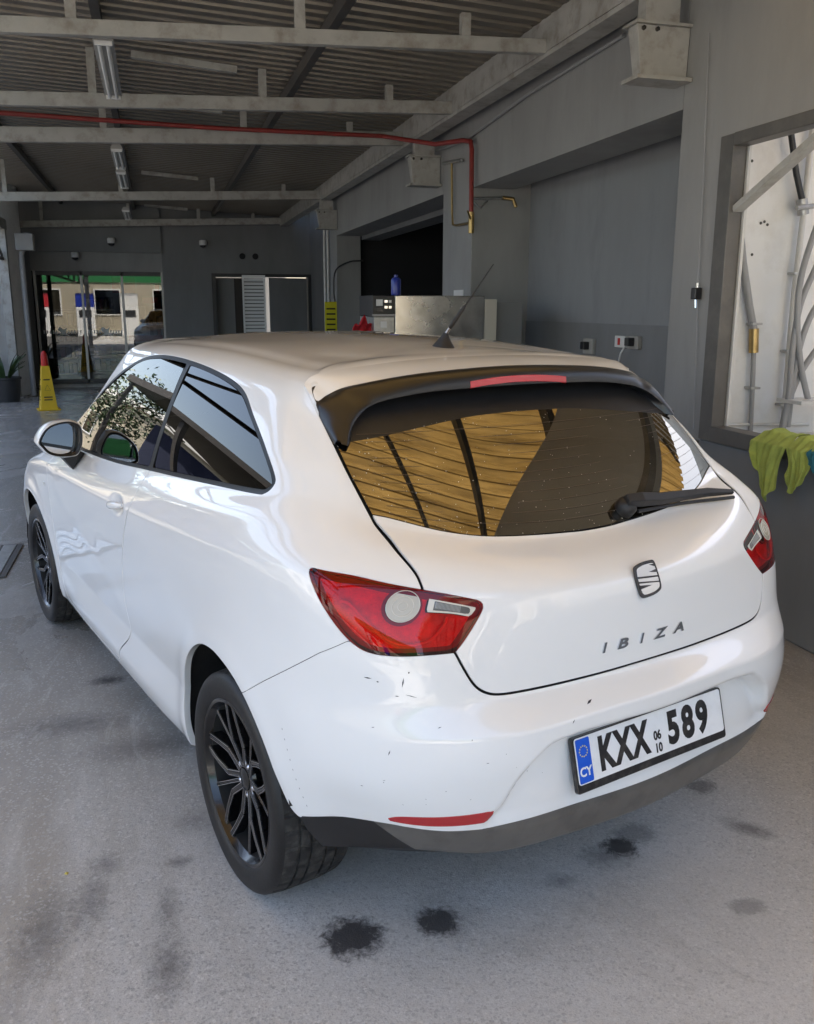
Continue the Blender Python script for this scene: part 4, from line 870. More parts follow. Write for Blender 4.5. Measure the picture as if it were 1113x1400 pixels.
for sgn in (1, -1):
    mm = (lambda p: p) if sgn == 1 else (lambda p: p.mirrored())
    dr = P_('door', mm(flange(doorp, hem)), 'paint_white')
    P_('window_surround', mm(flange(frame, .006).offset(-.0015)), 'trim_black')
    P_('door_window', mm(door_glass.offset(-.004)), 'door_glass')
    P_('quarter_window', mm(quart_glass.offset(-.0035)), 'privacy_glass')
    P_('headlight', mm(hlamp), 'clear_lens')
    # door handle: bar with rounded ends, curved out of the cup
    hb = MB(); pts = []
    for t in np.linspace(0, 1, 9):
        yy = 1.035-.155*t; pts.append((-(.831+.012*math.sin(math.pi*min(max(t*1.0, 0), 1))**.5), yy, .870+.024*t))
    hb.tube(pts, [.006, .011, .0135, .0145, .0145, .0145, .014, .012, .007], 12)
    for i in range(len(hb.v)):
        v = hb.v[i]; hb.v[i] = (sgn*v[0], v[1], v[2])
    hb.build('handle', 'paint_white', dr)
    # indicator on the front wing
    ib = MB().box(-.839*1, -.832, 2.112, 2.150, .752, .770, .003)
    ib.v = [(sgn*v[0], v[1], v[2]) for v in ib.v]; ib.build('side_indicator', 'clear_lens', car)
# dark shell behind the gaps
sub = np.ix_(np.arange(0, nv, 4), np.arange(0, nu, 4))
Gs = (G2-NG2*.016)[sub]; n1, n2 = Gs.shape[:2]; ii = np.arange(n1*n2).reshape(n1, n2)
q = np.stack([ii[:-1, :-1], ii[:-1, 1:], ii[1:, 1:], ii[1:, :-1]], -1).reshape(-1, 4)
sh = Piece(Gs.reshape(-1, 3), NG2[sub].reshape(-1, 3), np.stack([LV[sub].ravel(), STn[sub].ravel()], 1), np.concatenate([q[:, [0, 1, 2]], q[:, [0, 2, 3]]]))
sh = keep_out(sh, f_win(sh)+.006)
for poly in (arch_r, arch_f): sh = keep_out(sh, f_side(sh, poly)-.004)
sh = keep_out(sh, np.maximum(np.maximum(sdf_poly(rear_c(sh), glass_p)+.03, ft(sh)+.03), -(sh.A[:, 1]-13)*.1))
sh = keep_out(sh, fw(sh)+.02)
sh = keep_out(sh, sdf_poly(rear_c(sh), lamp_p)+.002)
P_('inner_shell', both(sh), 'liner')
# ---------------------------------------------------------------- tail lights
gv = G2.reshape(-1, 3); gn = NG2.reshape(-1, 3); ga = np.stack([.70711*(gv[:, 0]-gv[:, 1]), gv[:, 2]], 1)
selr = STn.ravel() > 12.5; gvr, gnr, gar = gv[selr], gn[selr], ga[selr]
def on_rear(a_, z_, off=0.):
    """point (and normal) of the tail surface at chart position (a, z)"""
    d = (gar[:, 0]-a_)**2+(gar[:, 1]-z_)**2; k = np.argsort(d)[:6]; w = 1/(d[k]+1e-7); w /= w.sum()
    n = (gnr[k]*w[:, None]).sum(0); n /= np.linalg.norm(n); p = (gvr[k]*w[:, None]).sum(0)
    # slide along the tangent plane to hit (a,z) exactly
    e = np.array([a_-.70711*(p[0]-p[1]), z_-p[2]])
    ta = np.array([.70711, -.70711, 0]); ta = ta-n*(ta@n); tz = np.array([0, 0, 1.])-n*n[2]
    Mx = np.array([[.70711*(ta[0]-ta[1]), .70711*(tz[0]-tz[1])], [ta[2], tz[2]]]); s_ = np.linalg.solve(Mx, e)
    return p+ta*s_[0]+tz*s_[1]+n*off, n
circ = [(-.0705+.0355*math.cos(t), .912+.0315*math.sin(t)) for t in np.linspace(0, 2*math.pi, 40, endpoint=False)]
ring = [(-.0705+.0425*math.cos(t), .912+.039*math.sin(t)) for t in np.linspace(0, 2*math.pi, 40, endpoint=False)]
rect = smooth_closed([(-.018, .926), (-.022, .898), (.03, .890), (.068, .880), (.083, .899), (.072, .903), (.03, .916)], 4, corners=(0, 1, 3, 4))
for sgn in (1, -1):
    mm = (lambda p: p) if sgn == 1 else (lambda p: p.mirrored())
    lampo = P_('tail_light', mm(flange(lamp, .03)), 'lens_red')
    hous = lamp.offset(-.017)
    rc = lambda P: np.stack([.70711*((P.V[:, 0]+P.N[:, 0]*.017)-(P.V[:, 1]+P.N[:, 1]*.017)), P.V[:, 2]+P.N[:, 2]*.017], 1)
    outer, inner = cut(hous, sdf_poly(rc(hous), lamp_p)+.016)[::-1]
    P_('lamp_rim', mm(outer), 'lamp_housing_dark', lampo)
    ci, rest = cut(inner, sdf_poly(rc(inner), circ)); rg, rest = cut(rest, sdf_poly(rc(rest), ring)); re, rest = cut(rest, sdf_poly(rc(rest), rect))
    P_('lamp_reflector', mm(rest), 'lamp_housing', lampo)
    P_('lamp_ring', mm(rg.offset(.004)), 'lamp_housing_dark', lampo)
    P_('reversing_lamp', mm(ci.offset(.0185)), 'lamp_cream', lampo)
    rin = smooth_closed([(-.006, .918), (-.009, .900), (.03, .8935), (.064, .885), (.071, .894), (.060, .900), (.03, .908)], 4, corners=(0, 1, 3, 4))
    ri_, re = cut(re, sdf_poly(rc(re), rin))
    il_ = P_('indicator_lamp', mm(re.offset(.0182)), 'lamp_clear', lampo); P_('indicator_recess', mm(ri_.offset(.0178)), 'lamp_grey', lampo)
    for rr_ in (.0345, .022, .010):
        cb_ = MB(); cb_.tube([on_rear(-.0705+rr_*math.cos(t), .912+rr_*.887*math.sin(t), .0016)[0] for t in np.linspace(0, 2*math.pi, 36, endpoint=False)], .0009, 5, closed=True)
        cb_.v = [(sgn*v[0], v[1], v[2]) for v in cb_.v]; cb_.build('lens_ring', 'lamp_clear', lampo)
    # ribbed bar inside the clear field
    rb = MB(); A0 = (-.004, .909); A1 = (.046, .8965)
    for k in range(20):
        t = k/19; aa = A0[0]+(A1[0]-A0[0])*t; zz = A0[1]+(A1[1]-A0[1])*t; p0, n0 = on_rear(aa, zz-.0055, .0012); p1, _ = on_rear(aa+.001, zz+.0065, .0012)
        rb.tube([p0, p1], .0008, 5)
    rb.v = [(sgn*v[0], v[1], v[2]) for v in rb.v]; tag(rb.build('lamp_ribs', 'lamp_rib', lampo), kind='stuff')
    # curved bar sweeping under the round lamp
    ub = MB(); U = smooth_open([(-.205, .925), (-.182, .918), (-.146, .886), (-.098, .847), (-.053, .833), (-.009, .840), (.018, .866), (.024, .884)], 5)
    ub.tube([on_rear(a_, z_, -.0075)[0] for a_, z_ in U], .0040, 8)
    ub.v = [(sgn*v[0], v[1], v[2]) for v in ub.v]; ub.build('light_guide', 'lamp_guide', lampo)
    # reflector strip low in the bumper
    rp = smooth_closed([(-.101, .4275), (-.062, .4425), (.02, .447), (.081, .4505), (.141, .455), (.124, .4265), (.05, .4225), (-.02, .4225)], 4, corners=(0, 4, 5))
    rs = keep_in(bumper, sdf_poly(rear_c(bumper), rp)); P_('reflector', mm(flange(rs.offset(.0022), .004)), 'red_plain')
# ---------------------------------------------------------------- spoiler
E0 = [(.601, -.182, 1.222), (.598, -.12, 1.263), (.594, -.072, 1.299), (.591, -.03, 1.331), (.582, .004, 1.352), (.535, .006, 1.375), (.38, .012, 1.390), (.206, .027, 1.400), (0, .032, 1.403)]
E1 = [(.601, -.186, 1.223), (.597, -.118, 1.264), (.592, -.074, 1.302), (.575, -.070, 1.316), (.553, -.068, 1.327), (.508, -.073, 1.343), (.408, -.080, 1.357), (.25, -.084, 1.371), (0, -.087, 1.379)]
E2 = [(.592, -.200, 1.220), (.580, -.184, 1.246), (.562, -.168, 1.276), (.535, -.155, 1.302), (.500, -.141, 1.319), (.448, -.143, 1.338), (.318, -.144, 1.359), (.17, -.146, 1.366), (0, -.147, 1.369)]
E3 = [(.578, -.208, 1.216), (.564, -.192, 1.240), (.543, -.176, 1.264), (.513, -.164, 1.287), (.480, -.155, 1.302), (.430, -.155, 1.314), (.31, -.155, 1.327), (.17, -.156, 1.331), (0, -.156, 1.333)]
E4 = [(.555, -.185, 1.222), (.540, -.165, 1.240), (.522, -.13, 1.265), (.50, -.10, 1.29), (.465, -.085, 1.305), (.42, -.07, 1.320), (.31, -.055, 1.338), (.17, -.045, 1.350), (0, -.04, 1.356)]
def curve(E, n=8):
    L_ = [(-w, y, z) for w, y, z in E]; full = L_+[(-x, y, z) for x, y, z in L_[-2::-1]]
    return smooth_open(full, n)
def strip(name, rows, material, parent, shade=True):
    mb = MB(); n = len(rows[0]); V = [tuple(p) for r in rows for p in r]; F = []
    for i in range(len(rows)-1):
        for k in range(n-1): F.append((i*n+k, i*n+k+1, (i+1)*n+k+1, (i+1)*n+k))
    mb.add(V, F, True); return mb.build(name, material, parent)
c0, c1, c2, c3, c4 = [curve(E) for E in (E0, E1, E2, E3, E4)]
def between(p, q, n, bulge=0.):
    out = []
    for t in np.linspace(0, 1, n):
        r = p*(1-t)+q*t; r = r+np.array([0, 0, bulge*4*t*(1-t)]); out.append(r)
    return out
skirt0 = c0-np.array([0, .0, .012]); 
wi = slice(16, len(c0)-16)
white = [skirt0]+between(c0, c1, 5, .004)
strip('spoiler_top', [r[8*2-4:len(r)-8*2+4] for r in white], 'paint_white', tg)
e1b = c1-np.array([0, 0, .0015])
blackrows = between(e1b, c2, 7, .009)
mid = between(c2, c3, 5)
mid[1:-1] = [m_+np.array([0, -.003, 0]) for m_ in mid[1:-1]]
sp = strip('spoiler', [c0-np.array([0, 0, .006])]+blackrows+mid[1:]+between(c3, c4, 4)[1:]+[c4+np.array([0, .08, -.02])], 'spoiler_wrap', tg)
bl = MB(); n_ = 14
bx_ = np.linspace(-.172, .172, n_)
V = []; 
for xx in bx_:
    w_ = abs(xx); zt = 1.3595-.010*(w_/.172)**2; y_ = -.1515+.002*(w_/.172)**2
    V += [(xx, y_, zt), (xx, y_-.006, zt-.001), (xx, y_-.0085, zt-.018), (xx, y_-.004, zt-.0205)]
F = [(i*4+k, i*4+k+1, i*4+5+k, i*4+4+k) for i in range(n_-1) for k in range(3)]+[(0, 1, 2, 3), ((n_-1)*4+3, (n_-1)*4+2, (n_-1)*4+1, (n_-1)*4)]
bl.add(V, F, True); bl.build('brake_light', 'brake_red', sp)
# ---------------------------------------------------------------- badge, lettering, number plate
def place(V, M): return [(M @ Vector(v))[:] for v in V]
def frame_on(x_, z_, off=0., tilt=None):
    """matrix standing on the tail at (x,z) in rear view: local x to the right, local y up the sheet, local z outwards"""
    p, n = on_rear_x(-abs(x_), z_); 
    if x_ > 0: p = p*np.array([-1, 1, 1]); n = n*np.array([-1, 1, 1])
    n = Vector(n); up = Vector((0, 0, 1)); r = up.cross(n); r.normalize(); r = -r if r.x < 0 else r; u = n.cross(r)
    p = Vector(p)+n*off
    return Matrix(((r.x, u.x, n.x, p.x), (r.y, u.y, n.y, p.y), (r.z, u.z, n.z, p.z), (0, 0, 0, 1)))
def on_rear_x(x_, z_):
    d = (gvr[:, 0]-x_)**2+(gvr[:, 2]-z_)**2; k = np.argsort(d)[:6]; w = 1/(d[k]+1e-7); w /= w.sum()
    n = (gnr[k]*w[:, None]).sum(0); n /= np.linalg.norm(n); p = (gvr[k]*w[:, None]).sum(0)
    p[1] -= ((x_-p[0])*n[0]+(z_-p[2])*n[2])/n[1]; p[0] = x_; p[2] = z_
    return p, n
Mb = frame_on(.004, .897, .001)
bad = empty('badge', (0, 0, 0), 0, tg)
outl = smooth_closed([(-.041, .026), (-.036, .036), (-.01, .0425), (.022, .044), (.033, .041), (.0375, .028), (.041, 0), (.041, -.022), (.034, -.033), (.010, -.0405), (-.022, -.043), (-.033, -.040), (-.038, -.03), (-.042, 0)], 4)
inn = outl*.82
m_ = MB(); m_.prism(outl.tolist(), .004, Mb); m_.build('badge_rim', 'chrome_dark', bad, bevel=.0012)
m_ = MB(); m_.prism(inn.tolist(), .0015, Mb @ Matrix.Translation((0, 0, .0036))); m_.build('badge_face', 'chrome', bad)
for poly in ([(.034, .020), (.006, .016), (.034, .012)], [(-.034, .010), (.034, .004), (.034, .000), (-.034, .005)], [(-.034, -.002), (.034, -.010), (.034, -.013), (-.034, -.0065)], [(-.034, -.011), (.008, -.016), (-.034, -.0205)], [(.012, .034), (.028, .033), (.030, .027)]):
    m_ = MB(); m_.prism(poly, .0012, Mb @ Matrix.Translation((0, 0, .0052))); m_.build('badge_stripe', 'chrome_dark', bad)
let = empty('model_name', (0, 0, 0), 0, tg)
for ch, x_, wsc in (('I', -.151, 1.0), ('B', -.093, 1.35), ('I', -.029, 1.0), ('Z', .036, 1.3), ('A', .108, 1.3)):
    Mt = frame_on(x_, .757, .0005)
    V, F = text_mesh(ch, .036, .0016, .0011, .25); V = V*np.array([wsc*1.22, .92, 1])
    m_ = MB(); m_.add(place(V, Mt @ Matrix.Translation((0, 0, .0016))), F); m_.build('letter', 'chrome', let)
PT = .2566
def plate_m(off): return Matrix.Translation((0, -.703, .5104)) @ Matrix.Rotation(R(90)-PT, 4, 'X') @ Matrix.Translation((0, 0, off))
pl = empty('number_plate', (0, 0, 0), 0, car)
def rrect(w, h, r, n=4, cx=0, cy=0):
    out = []
    for sx, sy, a0 in ((1, 1, 0), (-1, 1, 90), (-1, -1, 180), (1, -1, 270)):
        for k in range(n+1):
            t = R(a0+90*k/n); out.append((cx+sx*(w/2-r)+r*math.cos(t), cy+sy*(h/2-r)+r*math.sin(t)))
    return out
m_ = MB(); m_.prism(rrect(.534, .133, .008, cy=-.0085), .012, plate_m(-.013)); m_.build('plate_frame', 'plate_black', pl, bevel=.002)
m_ = MB(); m_.prism(rrect(.520, .110, .007), .0022, plate_m(-.0012)); pw = m_.build('plate_sheet', 'plate_white', pl, bevel=.0008)
m_ = MB(); m_.prism(rrect(.044, .104, .004, cx=-.2355), .0006, plate_m(.0009)); m_.build('country_band', 'plate_blue', pl)
for t in range(12):
    th = 2*math.pi*t/12; s5 = []
    for k in range(10):
        rr = .0026 if k % 2 == 0 else .0011; s5.append((-.2355+.0125*math.cos(th)+rr*math.sin(math.pi*k/5), .022+.0125*math.sin(th)+rr*math.cos(math.pi*k/5)))
    m_ = MB(); m_.prism(s5, .0004, plate_m(.0015)); m_.build('star', 'plate_yellow', pl)
def plate_txt(txt, cx, cy, h, wsc, off, material, name='character'):
    V, F = text_mesh(txt, h/.70, .0003, off); V = V*np.array([wsc, 1, 1])
    m_ = MB(); m_.add(place(V, plate_m(.0014) @ Matrix.Translation((cx, cy, 0))), F); return m_.build(name, material, pl)
plate_txt('CY', -.2355, -.027, .021, .95, .0009, 'plate_white')
for ch, cx in zip('KXX', (-.1645, -.1075, -.0480)): plate_txt(ch, cx, -.003, .076, .68, .0050, 'plate_black')
for ch, cx in zip('589', (.0710, .1260, .1810)): plate_txt(ch, cx, -.003, .076, .80, .0050, 'plate_black')
plate_txt('06', .0115, -.005, .0215, .86, .0012, 'plate_black'); plate_txt('10', .0115, -.0365, .0215, .86, .0012, 'plate_black')
m_ = MB(); m_.lathe([(.0075, 0), (.0075, .0004), (0, .0004)], 20); m_.v = place(m_.v, plate_m(.0011) @ Matrix.Translation((.0115, .025, 0))); m_.build('seal', 'plate_white', pl)
mat('plate_print', (.55, .55, .55), .5)
# ---------------------------------------------------------------- wiper, aerial
wp = empty('rear_wiper', (0, 0, 0), 0, tg)
hubp, hubn = on_rear_x(-.135, 1.018); hub = Vector((.135, hubp[1], hubp[2])); hn = Vector((-hubn[0], hubn[1], hubn[2]))
m_ = MB(); q_ = hn.to_track_quat('Z', 'Y').to_matrix().to_4x4()
m_.lathe([(.027, -.012), (.029, .0), (.028, .018), (.022, .028), (.010, .033), (0, .034)], 24); m_.v = place(m_.v, Matrix.Translation(hub) @ q_); m_.build('wiper_pivot', 'black_plastic', wp)
def wpt(x_, z_, off): p, n = on_rear_x(-x_, z_); return Vector((x_, p[1], p[2]))+Vector((-n[0], n[1], n[2]))*off
am = MB(); A_ = [wpt(.120, 1.022, .034), wpt(.17, 1.018, .038), wpt(.24, 1.013, .037), wpt(.33, 1.009, .036), wpt(.43, 1.006, .034), wpt(.525, 1.004, .028)]
rings = []
for i, (p, w, h) in enumerate(zip(A_, (.034, .038, .034, .030, .026, .016), (.022, .025, .021, .018, .016, .010))):
    d = (A_[min(i+1, 5)]-A_[max(i-1, 0)]).normalized(); n = hn; s_ = d.cross(n).normalized()
    rings += [(p+s_*w/2-n*h/2)[:], (p+s_*w*.38+n*h/2)[:], (p-s_*w*.38+n*h/2)[:], (p-s_*w/2-n*h/2)[:]]
F = [(i*4+k, i*4+(k+1) % 4, i*4+4+(k+1) % 4, i*4+4+k) for i in range(5) for k in range(4)]+[(3, 2, 1, 0), (20, 21, 22, 23)]
am.add(rings, F); am.build('wiper_arm', 'black_plastic', wp, bevel=.003)
bm_ = MB(); bm_.tube([wpt(.16+.37*t, 1.002-.002*t, .014) for t in np.linspace(0, 1, 10)], .005, 6); bm_.build('wiper_blade', 'black_plastic', wp)
ae = empty('aerial', (0, 0, 0), 0, car)
m_ = MB(); zb = 1.421; yb_ = .214
V = []; prof = [(.030, .046, 0, 0), (.029, .044, .004, 0), (.020, .030, .018, -.004), (.012, .016, .034, -.010), (.007, .007, .046, -.015)]
for rx_, ry_, hz, dy in prof:
    for k in range(20): V.append((rx_*math.cos(2*math.pi*k/20), yb_+dy+ry_*math.sin(2*math.pi*k/20), zb-.002+hz))
F = [(i*20+k, i*20+(k+1) % 20, i*20+20+(k+1) % 20, i*20+20+k) for i in range(4) for k in range(20)]+[tuple(range(80, 100))]
m_.add(V, F, True); m_.build('aerial_foot', 'black_plastic', ae)
p0 = Vector((0, yb_-.015, zb+.040)); dv = Vector((0, -.75, .66)).normalized()
m_ = MB(); m_.tube([p0+dv*t for t in (0, .03)], .0045, 8); m_.build('aerial_joint', 'machined', ae)
m_ = MB(); m_.tube([p0+dv*t for t in (.03, .045, .115, .13)], [.0062, .0068, .0058, .003], 8); m_.build('aerial_sleeve', 'black_plastic', ae)
m_ = MB(); m_.tube([p0+dv*t for t in (.13, .22, .30)], [.0024, .0019, .0014], 6); m_.build('aerial_rod', 'black_plastic', ae)
# ---------------------------------------------------------------- door mirrors
def mirror(sgn):
    mr = empty('door_mirror', (0, 0, 0), 0, car)
    # shell: rounded pod, open to the rear
    yc, zc, wc = 1.60, 1.035, .868
    n = 48; S = [(-.055, .93), (-.05, .975), (-.02, 1.0), (.02, .97), (.06, .82), (.085, .58), (.097, .30), (.10, .0)]
    OUT = smooth_closed([(.092, .0), (.064, .045), (.024, .068), (-.036, .0745), (-.076, .0575), (-.086, .027), (-.082, -.027), (-.064, -.064), (-.036, -.073), (.012, -.070), (.0545, -.0545), (.079, -.027)], 4)
    def sect(s_, k): return (OUT[k][0]*s_, OUT[k][1]*s_)
    V = []; F = []
    for dy, s_ in S:
        for k in range(n):
            u_, v_ = sect(s_, k); V.append((-(wc+u_), yc+dy-.10*u_, zc+v_))
    for i in range(len(S)-1):
        for k in range(n): F.append((i*n+k, i*n+(k+1) % n, i*n+n+(k+1) % n, i*n+n+k))
    def fin(m, name, material):
        m.v = [(sgn*v[0], v[1], v[2]) for v in m.v]; return m.build(name, material, mr)
    m = MB(); m.add(V, F, True); fin(m, 'mirror_shell', 'paint_white')
    V = []; F = []
    for dy, s_ in ((-.056, .93), (-.061, .90), (-.057, .83), (-.042, .80)):
        for k in range(n):
            u_, v_ = sect(s_, k); V.append((-(wc+u_), yc+dy-.10*u_, zc+v_))
    for i in range(3):
        for k in range(n): F.append((i*n+k, i*n+(k+1) % n, i*n+n+(k+1) % n, i*n+n+k))
    m = MB(); m.add(V, F, True); fin(m, 'mirror_rim', 'black_plastic')
    m = MB(); m.add([(-(wc+sect(.80, k)[0]), yc-.040-.26*sect(.8, k)[0], zc+sect(.8, k)[1]) for k in range(n)], [tuple(range(n))]); fin(m, 'mirror_glass', 'mirror_face')
    m = MB(); m.add([(-.800, 1.57, .985), (-.800, 1.66, .985), (-.875, 1.65, .975), (-.870, 1.58, .975), (-.772, 1.60, .965), (-.772, 1.70, .965), (-.822, 1.66, .905), (-.822, 1.60, .905)],
                    [(0, 1, 2, 3), (0, 4, 5, 1), (4, 7, 6, 5), (7, 3, 2, 6), (0, 3, 7, 4), (1, 5, 6, 2)]); fin(m, 'mirror_foot', 'black_plastic')
mirror(1); mirror(-1)
# ---------------------------------------------------------------- wheels
def build_wheel():
    w = empty('wheel', (0, 0, 0), 0, car)
    Rt = .302
    # tyre: side walls and tread ribs; local x points outwards (towards -x of the car on the left)
    sw = [(.222, .092), (.228, .101), (.236, .1045), (.250, .1075), (.270, .1085), (.284, .105), (.2925, .098), (.2965, .091)]
    ti = MB()
    prof = [(r, h) for r, h in sw]; prof2 = [(r, -h) for r, h in sw][::-1]
    ti.lathe(prof, 96, 'x'); ti.lathe(prof2, 96, 'x'); ti.lathe([(.222, .092), (.215, .06), (.215, -.06), (.222, -.092)], 48, 'x')
    ty = ti.build('tyre', 'rubber', w, weld=True)
    # tread: five ribs, sipes cut across them
    tr = MB(); n = 240
    ribs = [(-.091, -.058, .2965, .3005), (-.050, -.026, .3015, .302), (-.018, .018, .302, .302), (.026, .050, .302, .3015), (.058, .091, .3005, .2965)]
    for ri, (h0, h1, r0, r1) in enumerate(ribs):
        V = []; F = []
        for i in range(n):
            sip = (i % 6 == 0) if ri in (0, 4) else ((i+ri*2) % 8 == 0)
            for (r, h) in ((.292, h0), (r0, h0), ((r0+r1)/2+.0004, (h0+h1)/2), (r1, h1), (.292, h1)):
                sk = .25*(h-h0)/(h1-h0) if ri in (1, 3) else 0
                t = 2*math.pi*(i+sk*6)/n; rr = r-(.0065 if (sip and r > .2955) else 0)
                V.append((h, rr*math.cos(t), rr*math.sin(t)))
        for i in range(n):
            j = (i+1) % n
            for q in range(4): F.append((i*5+q, j*5+q, j*5+q+1, i*5+q+1))
        tr.add(V, F)
    base = MB(); tr.lathe([(.2925, -.098), (.2945, -.06), (.2945, .06), (.2925, .098)], 96, 'x')
    tr.build('tread', 'tread', ty)
    # rim: lip and barrel
    m = MB(); m.lathe([(.222, .093), (.2265, .097), (.2265, .1), (.222, .1015), (.2165, .099), (.2135, .092), (.2065, .080)], 72, 'x'); rim = m.build('rim', 'rim_black', w)
    m = MB(); m.lathe([(.2063, .080), (.2025, .055), (.197, .0), (.197, -.09)], 72, 'x'); m.build('barrel', 'liner', rim)
    # spokes: five kites of two bars each, with bright machined edges
    def pt(r, a, x): return Vector((x, r*math.cos(a), r*math.sin(a)))
    def spoke_bars(sp_, ed, path, wid, base_a):
        for i in range(len(path)-1):
            (r0, b0, x0), (r1, b1, x1) = path[i], path[i+1]
            p, q_ = pt(r0, base_a+b0, x0), pt(r1, base_a+b1, x1); d = (q_-p).normalized(); s_ = d.cross(Vector((1, 0, 0))).normalized()
            V = []
            for P0, ww in ((p, wid[i]), (q_, wid[i+1])):
                V += [P0+s_*ww*.55+Vector((-.030, 0, 0)), P0+s_*ww*.5, P0+s_*ww*.12+Vector((.003, 0, 0)), P0-s_*ww*.12+Vector((.003, 0, 0)), P0-s_*ww*.5, P0-s_*ww*.55+Vector((-.030, 0, 0))]
            F = [(j, (j+1) % 6, 6+(j+1) % 6, 6+j) for j in range(6)]+[tuple(range(6)), tuple(range(11, 5, -1))]
            sp_.add([v[:] for v in V], F)
            if ed is not None:
                for sd_ in (1, -1): ed.obox(p+s_*wid[i]*.40*sd_+Vector((.0015, 0, 0)), q_+s_*wid[i+1]*.40*sd_+Vector((.0015, 0, 0)), .0017, .0024, up=(1, 0, 0))
    a0 = R(20)
    for k in range(5):
        base_a = a0+2*math.pi*k/5
        sp_ = MB(); ed = MB()
        for sg in (1, -1):
            path = [(.036, sg*.22, .066), (.104, sg*.36, .075), (.158, sg*.20, .082), (.211, sg*.10, .087)]
            wid = [.019, .0175, .0145, .0155]
            spoke_bars(sp_, ed, path, wid, base_a)
        path = [(.04, math.pi/5, .060), (.12, math.pi/5, .068), (.211, math.pi/5, .080)]; spoke_bars(sp_, ed, path, [.012, .010, .012], base_a)
        s1 = sp_.build('spoke', 'rim_black', rim); ed.build('spoke_edge', 'machined', rim)
    m = MB(); m.lathe([(.058, .030), (.058, .058), (.050, .066), (.032, .068), (.030, .064), (.029, .070), (.018, .074), (0, .075)], 40, 'x'); hb_ = m.build('hub', 'rim_black', rim)
    for k in range(5):
        t = a0+math.pi/5+2*math.pi*k/5; m = MB(); m.lathe([(.0085, .05), (.0085, .066), (.004, .070), (0, .070)], 8, 'x', (0, .046*math.cos(t), .046*math.sin(t))); m.build('wheel_bolt', 'machined', rim)
    m = MB(); m.lathe([(.0, .012), (.06, .012), (.062, -.005), (.118, -.005), (.120, -.011), (.118, -.017), (.06, -.017)], 48, 'x'); m.build('brake_disc', 'disc_steel', w)
    m = MB(); m.box(-.05, .02, -.145, -.075, -.05, .06, .012); m.build('brake_caliper', 'liner', w)
    return w
w0 = build_wheel()
ZH = .2985
def set_wheel(w, x, y, rz, roll=0.):
    w.location = (x, y, ZH)
    w.rotation_euler = (roll, 0, rz)
set_wheel(w0, -.724, 0, math.pi, R(9))
for x, y, rz, rl in ((-.718, 2.469, math.pi, R(31)), (.724, 0, 0, R(50)), (.718, 2.469, 0, R(80))):
    set_wheel(copy_tree(w0, car), x, y, rz, rl)
# wheel housings
for yy, rr in ((.03, .375), (2.455, .38)):
    for sgn in (1, -1):
        m = MB(); prof = [(rr-.012, -.815), (rr, -.80), (rr, -.56), (.10, -.545)]
        m.lathe(prof, 40, 'x', (0, yy, .315), arc=R(176 if yy < 1 else 200), a0=R(-8)); m.v = [(sgn*v[0], v[1], v[2]) for v in m.v]; m.build('wheel_housing', 'liner', car)
# floor and underside
m = MB(); m.box(-.57, .57, -.28, 2.95, .20, .24); m.box(-.60, .60, .46, 2.02, .19, .235); m.build('underbody', 'liner', car)
m = MB(); m.tube([(-.66, 0, ZH), (.66, 0, ZH)], .03, 10); m.build('axle', 'liner', car)
# cabin
m = MB(); m.box(-.62, .62, 1.75, 2.05, .55, .93, .05); m.box(-.66, .66, -.30, 1.75, .30, .34); m.build('dashboard', 'seat_cloth', car)
for x in (-.36, .36):
    s_ = empty('seat', (x, 0, 0), 0, car)
    MB().box(-.24, .24, .80, 1.32, .36, .52, .05).build('seat_cushion', 'seat_cloth', s_)
    m = MB(); m.box(-.235, .235, -.07, .07, 0, .60, .05); b_ = m.build('seat_back', 'seat_cloth', s_, (0, .80, .48)); b_.rotation_euler = (R(-16), 0, 0)
    m = MB(); m.box(-.13, .13, -.05, .05, 0, .17, .04); b_ = m.build('headrest', 'seat_cloth', s_, (0, .635, 1.09)); b_.rotation_euler = (R(-10), 0, 0)
s_ = empty('rear_seat', (0, 0, 0), 0, car)
MB().box(-.55, .55, .10, .50, .40, .55, .05).build('seat_cushion', 'seat_cloth', s_)
m = MB(); m.box(-.55, .55, -.06, .06, 0, .52, .05); b_ = m.build('seat_back', 'seat_cloth', s_, (0, .02, .50)); b_.rotation_euler = (R(-18), 0, 0)
for x in (-.33, .33): m = MB(); m.box(-.12, .12, -.04, .04, 0, .13, .03); m.build('headrest', 'seat_cloth', s_, (x, -.12, 1.0))
MB().box(-.52, .52, -.42, -.10, .86, .885, .01).build('parcel_shelf', 'seat_cloth', car)
m = MB(); m.tube([(-.36+.17*math.cos(t), 1.50+.05*math.sin(t), .90+.16*math.sin(t)) for t in np.linspace(0, 2*math.pi, 24, endpoint=False)], .014, 8, closed=True); m.build('steering_wheel', 'black_plastic', car)
# heating wires of the rear window
hw = MB()
for k in range(11):
    lv = 9.35+.155*k; r_ = int(lv*(nv-1)/14); row = G2[r_]; nn = NG2[r_]
    sel = [i for i in range(nu) if STn[r_, i] > 15.3]
    pts = [(row[i]+nn[i]*.0003) for i in sel][::6]; pts.append(row[-1]+nn[-1]*.0003); left = [tuple(p) for p in pts]
    hw.tube(left+[(-p[0], p[1], p[2]) for p in left[-2::-1]], .00045, 4)
mat('heater_wire', (.10, .07, .045), .5)
hw.build('heater_wire', 'heater_wire', tg)
